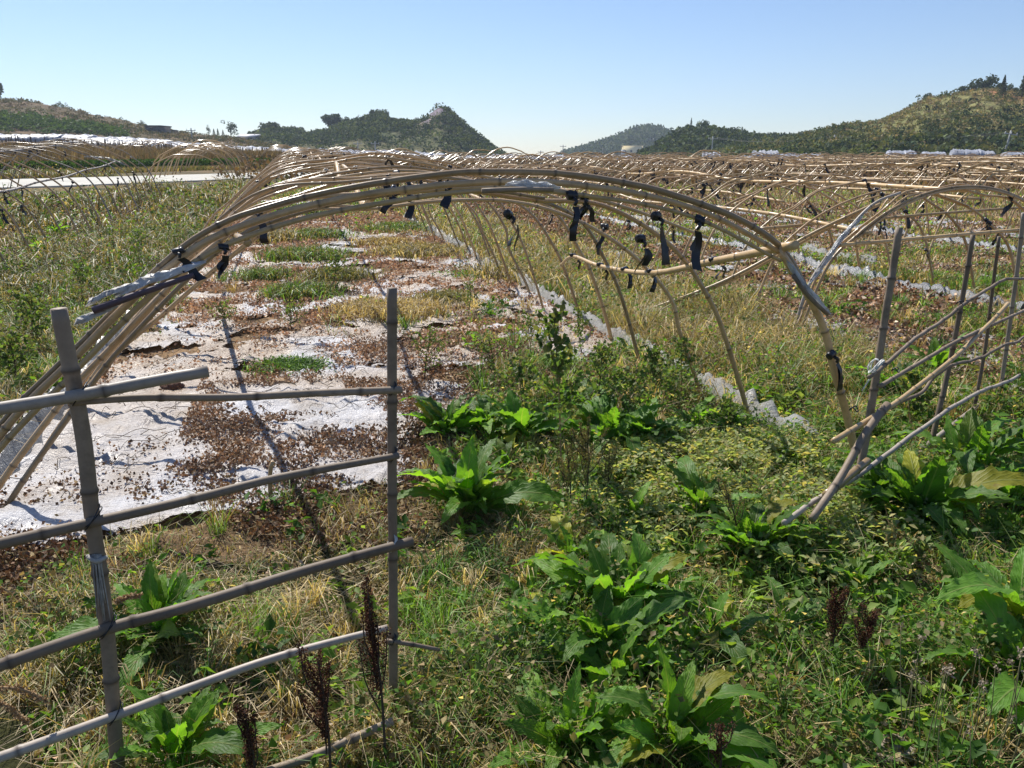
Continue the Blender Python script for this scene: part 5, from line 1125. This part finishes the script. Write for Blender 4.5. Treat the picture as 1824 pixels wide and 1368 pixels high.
k = rs.random(n) < dn; X, Y = X[k], Y[k]; n = len(X); x, y = l2w(T0['p']+X, T0['a']+Y); dark = (rs.random(n) < np.clip(1-sst(Y, 1.8, 3.6)+.15, 0, 1))[:, None]
parts.append(crumple(x, y, rs.uniform(.02, .065, n), rs.uniform(.010, .026, n)*(1+Y*.10), np.where(dark, cmix(rs, n, DRK, .4), cmix(rs, n, LIT, .35)), rs))
n = 85000; X = rs.uniform(.9, 3.6, n); Y = rs.uniform(.9, 4.2, n); cl = fbm(X*2.2+4, Y*2.6, 161, 5); k = rs.random(n) < sst(cl, .54, .62)*(1-sst(Y, 3.0, 4.2)); X, Y = X[k], Y[k]; n = len(X); x, y = l2w(T0['p']+X, T0['a']+Y)
parts.append(crumple(x, y, rs.uniform(.02, .075, n), rs.uniform(.012, .028, n), cmix(rs, n, DRK[1:3]+LIT[2:4]+[(.36, .26, .17), (.44, .34, .23)], .35), rs))
n = 60000; X = rs.uniform(-.2, 3.0, n); fyx = np.interp(X, [0, .32, 2.2, 2.6, 3.2], [.1, .2, .62, 1.5, 2.6]); Y = fyx-rs.normal(size=n)*.35+.05; k = rs.random(n) < sst(fbm(X*2.5, Y*2.5, 171, 4), .38, .6); X, Y = X[k], Y[k]; n = len(X); x, y = l2w(T0['p']+X, T0['a']+Y)
parts.append(crumple(x, y, rs.uniform(.0, .06, n), rs.uniform(.010, .03, n), cmix(rs, n, DRK+STR[1:2]+[(.26, .15, .09)], .4), rs))
for (p, a, wd, L, n) in ((4.4, 4.4, 3.0, 22, 52000), (8.35, 9, 3.3, 20, 30000), (12.9, 11, 3.3, 18, 16000), (-7.4, 9, 3.8, 16, 9000)):
    X = rs.uniform(.1, wd-.1, n); Y = rs.random(n)**1.3*L; k = rs.random(n) < sst(fbm(X*1.4+p, Y*1.4, 62), .36, .55); X, Y = X[k], Y[k]; x, y = l2w(p+X, a+Y); parts.append(crumple(x, y, rs.uniform(.02, .1, len(x)), rs.uniform(.03, .06, len(x))*(1+Y*.05), np.where((rs.random(len(x)) < .5)[:, None], cmix(rs, len(x), LIT), cmix(rs, len(x), DRK+STR[1:2])), rs))
x, y, d = sector(16000, 1.5, 6, rs); x, y = keepv(x, y, veg(x, y)*.8*sst(fbm(x*1.5, y*1.5, 99), .4, .6)); n = len(x); parts.append(crumple(x, y, rs.uniform(.0, .05, n), rs.uniform(.012, .035, n), cmix(rs, n, LIT+DRK+STR), rs))
build('leaf_litter', parts, 'litter', 'curled orange and brown dead leaves scattered over the beds', 'dead leaves')
m = MB()
for k in range(330):
    X0, Y0 = rs.uniform(.3, 3.4), rs.uniform(.7, 5.5); a = rs.uniform(0, 6.28); L = rs.uniform(.15, .55); pts = []
    for q in np.linspace(0, 1, 6):
        a += rs.normal()*.35; X0 += math.cos(a)*L/6; Y0 += math.sin(a)*L/6*.7; x, y = l2w(T0['p']+X0, T0['a']+Y0); pts.append((x, y, g1(x, y)+.05+.02*math.sin(q*9+k)))
    m.add(*tube(pts, .0022, .0016, 4, step=.06)[:2], c=(.11, .08, .05))
tag(m.build('dead_vines', M['litter']), 'thin dead brown vines trailing over the white film', 'dead vines', kind='stuff')
# far carpets
parts = []
n = 90000; x, y, d = sector(n, 38, 120, rs, 40); pp = pxx(x, y); k = (pp > 430+0*d) | (d < 44) & (pp > 380); k &= ~((pp > 1350) & (d > 66)); x, y, d = x[k], y[k], d[k]; n = len(x); sz = rs.uniform(.18, .42, n)*(d/60)**.5
V, T, C = leafcloud(np.stack([x, y, g(x, y)+rs.random(n)**1.5*.75], 1), sz, cmix(rs, n, DRK+[(.18, .12, .07), (.14, .11, .06), (.10, .10, .04)]), rs); parts.append((V, T, C))
n = 60000; x, y, d = sector(n, 55, 120, rs, 40); pp = pxx(x, y); k = (pp > 1150) & (d > 62+(pp-1150)*-.01); x, y, d = x[k], y[k], d[k]; n = len(x)
parts.append(blades(x, y, rs.uniform(.15, .7, n), rs.uniform(.06, .16, n), cmix(rs, n, [(.24, .17, .08), (.17, .13, .06), (.13, .13, .05), (.30, .21, .10)]), rs, lean=.3))
build('far_weeds', parts, 'far_leaf', 'brown dry weeds over the distant part of the field', 'weeds')
parts = []
n = 130000; x, y, d = sector(n, 40, 84, rs, 42); pp = pxx(x, y); rd = np.interp(pp, [-100, 0, 450, 600], [41, 44, 62, 66]); k = (pp < 505) & (d > rd); x, y, d = x[k], y[k], d[k]; n = len(x)
parts.append(blades(x, y, rs.uniform(.5, 1.25, n), rs.uniform(.05, .11, n), cmix(rs, n, [(.24, .16, .095), (.19, .13, .08), (.15, .12, .07), (.28, .21, .125)]), rs, lean=.25)); build('dry_field', parts, 'far_leaf', 'tall reddish brown dry crop standing beyond the pale road on the left', 'dry crop')
parts = []; n = 14000; pp = rs.uniform(-60, 480, n); dd = np.interp(pp, [-60, 0, 300, 480], [37, 39, 50, 56])+rs.uniform(-1.2, 1.2, n); x = (pp-912)/1480*dd; y = dd; z = g(x, y)+rs.random(n)*.55; V, T, C = leafcloud(np.stack([x, y, z], 1), rs.uniform(.12, .25, n), cmix(rs, n, [(.06, .13, .025), (.09, .17, .03), (.04, .09, .02)]), rs); parts.append((V, T, C)); build('green_crop', parts, 'far_leaf', 'row of bright green crop behind the pale road', 'crop')
parts = []; n = 30000; pp = rs.uniform(-80, 520, n); dd = np.interp(pp, [-60, 0, 450, 520], [30, 32, 50, 54])+rs.uniform(0, 10, n); x = (pp-912)/1480*dd; y = dd; k = ~onroad(x, y, g(x, y)+.1); x, y = x[k], y[k]; n = len(x); parts.append(blades(x, y, rs.uniform(.05, .3, n), rs.uniform(.04, .08, n), cmix(rs, n, OLV+STR[:2]), rs)); build('verge_grass', parts, 'far_leaf', 'short olive grass between the pale road and the green crop', 'grass')
m = MB()
for k in range(420):
    pp = rs.uniform(-60, 480); d = rs.uniform(68, 86); x = (pp-912)/1480*d; z = g1(x, d); h_ = rs.uniform(.8, 1.25); m.add(*box(x-.03, x+.03, d-.03, d+.03, z, z+h_), c=(.09, .07, .06))
tag(m.build('bean_stakes', M['far_leaf'], smooth=False), 'dense rows of dark thin stakes behind the dry crop on the left', 'stakes', kind='stuff')

# tidy: the hidden source copies are not part of the place
for o in list(proto.children): bpy.data.objects.remove(o, do_unlink=True)
bpy.data.objects.remove(proto, do_unlink=True)

# ------------------------------------------------------------ thin air haze
V, T = box(-900, 900, -900, 900, -9, 70); hz = mk('haze', V, T, None if False else bpy.data.materials.new('haze_air')); hm = hz.data.materials[0]; hm.use_nodes = True; ht = hm.node_tree
for n_ in list(ht.nodes):
    if n_.type == 'BSDF_PRINCIPLED': ht.nodes.remove(n_)
pv = ht.nodes.new('ShaderNodeVolumePrincipled'); pv.inputs['Color'].default_value = (.72, .84, 1, 1); pv.inputs['Density'].default_value = .0004; pv.inputs['Anisotropy'].default_value = .25
ht.links.new(pv.outputs[0], ht.nodes['Material Output'].inputs['Volume']); tag(hz, kind='stuff')
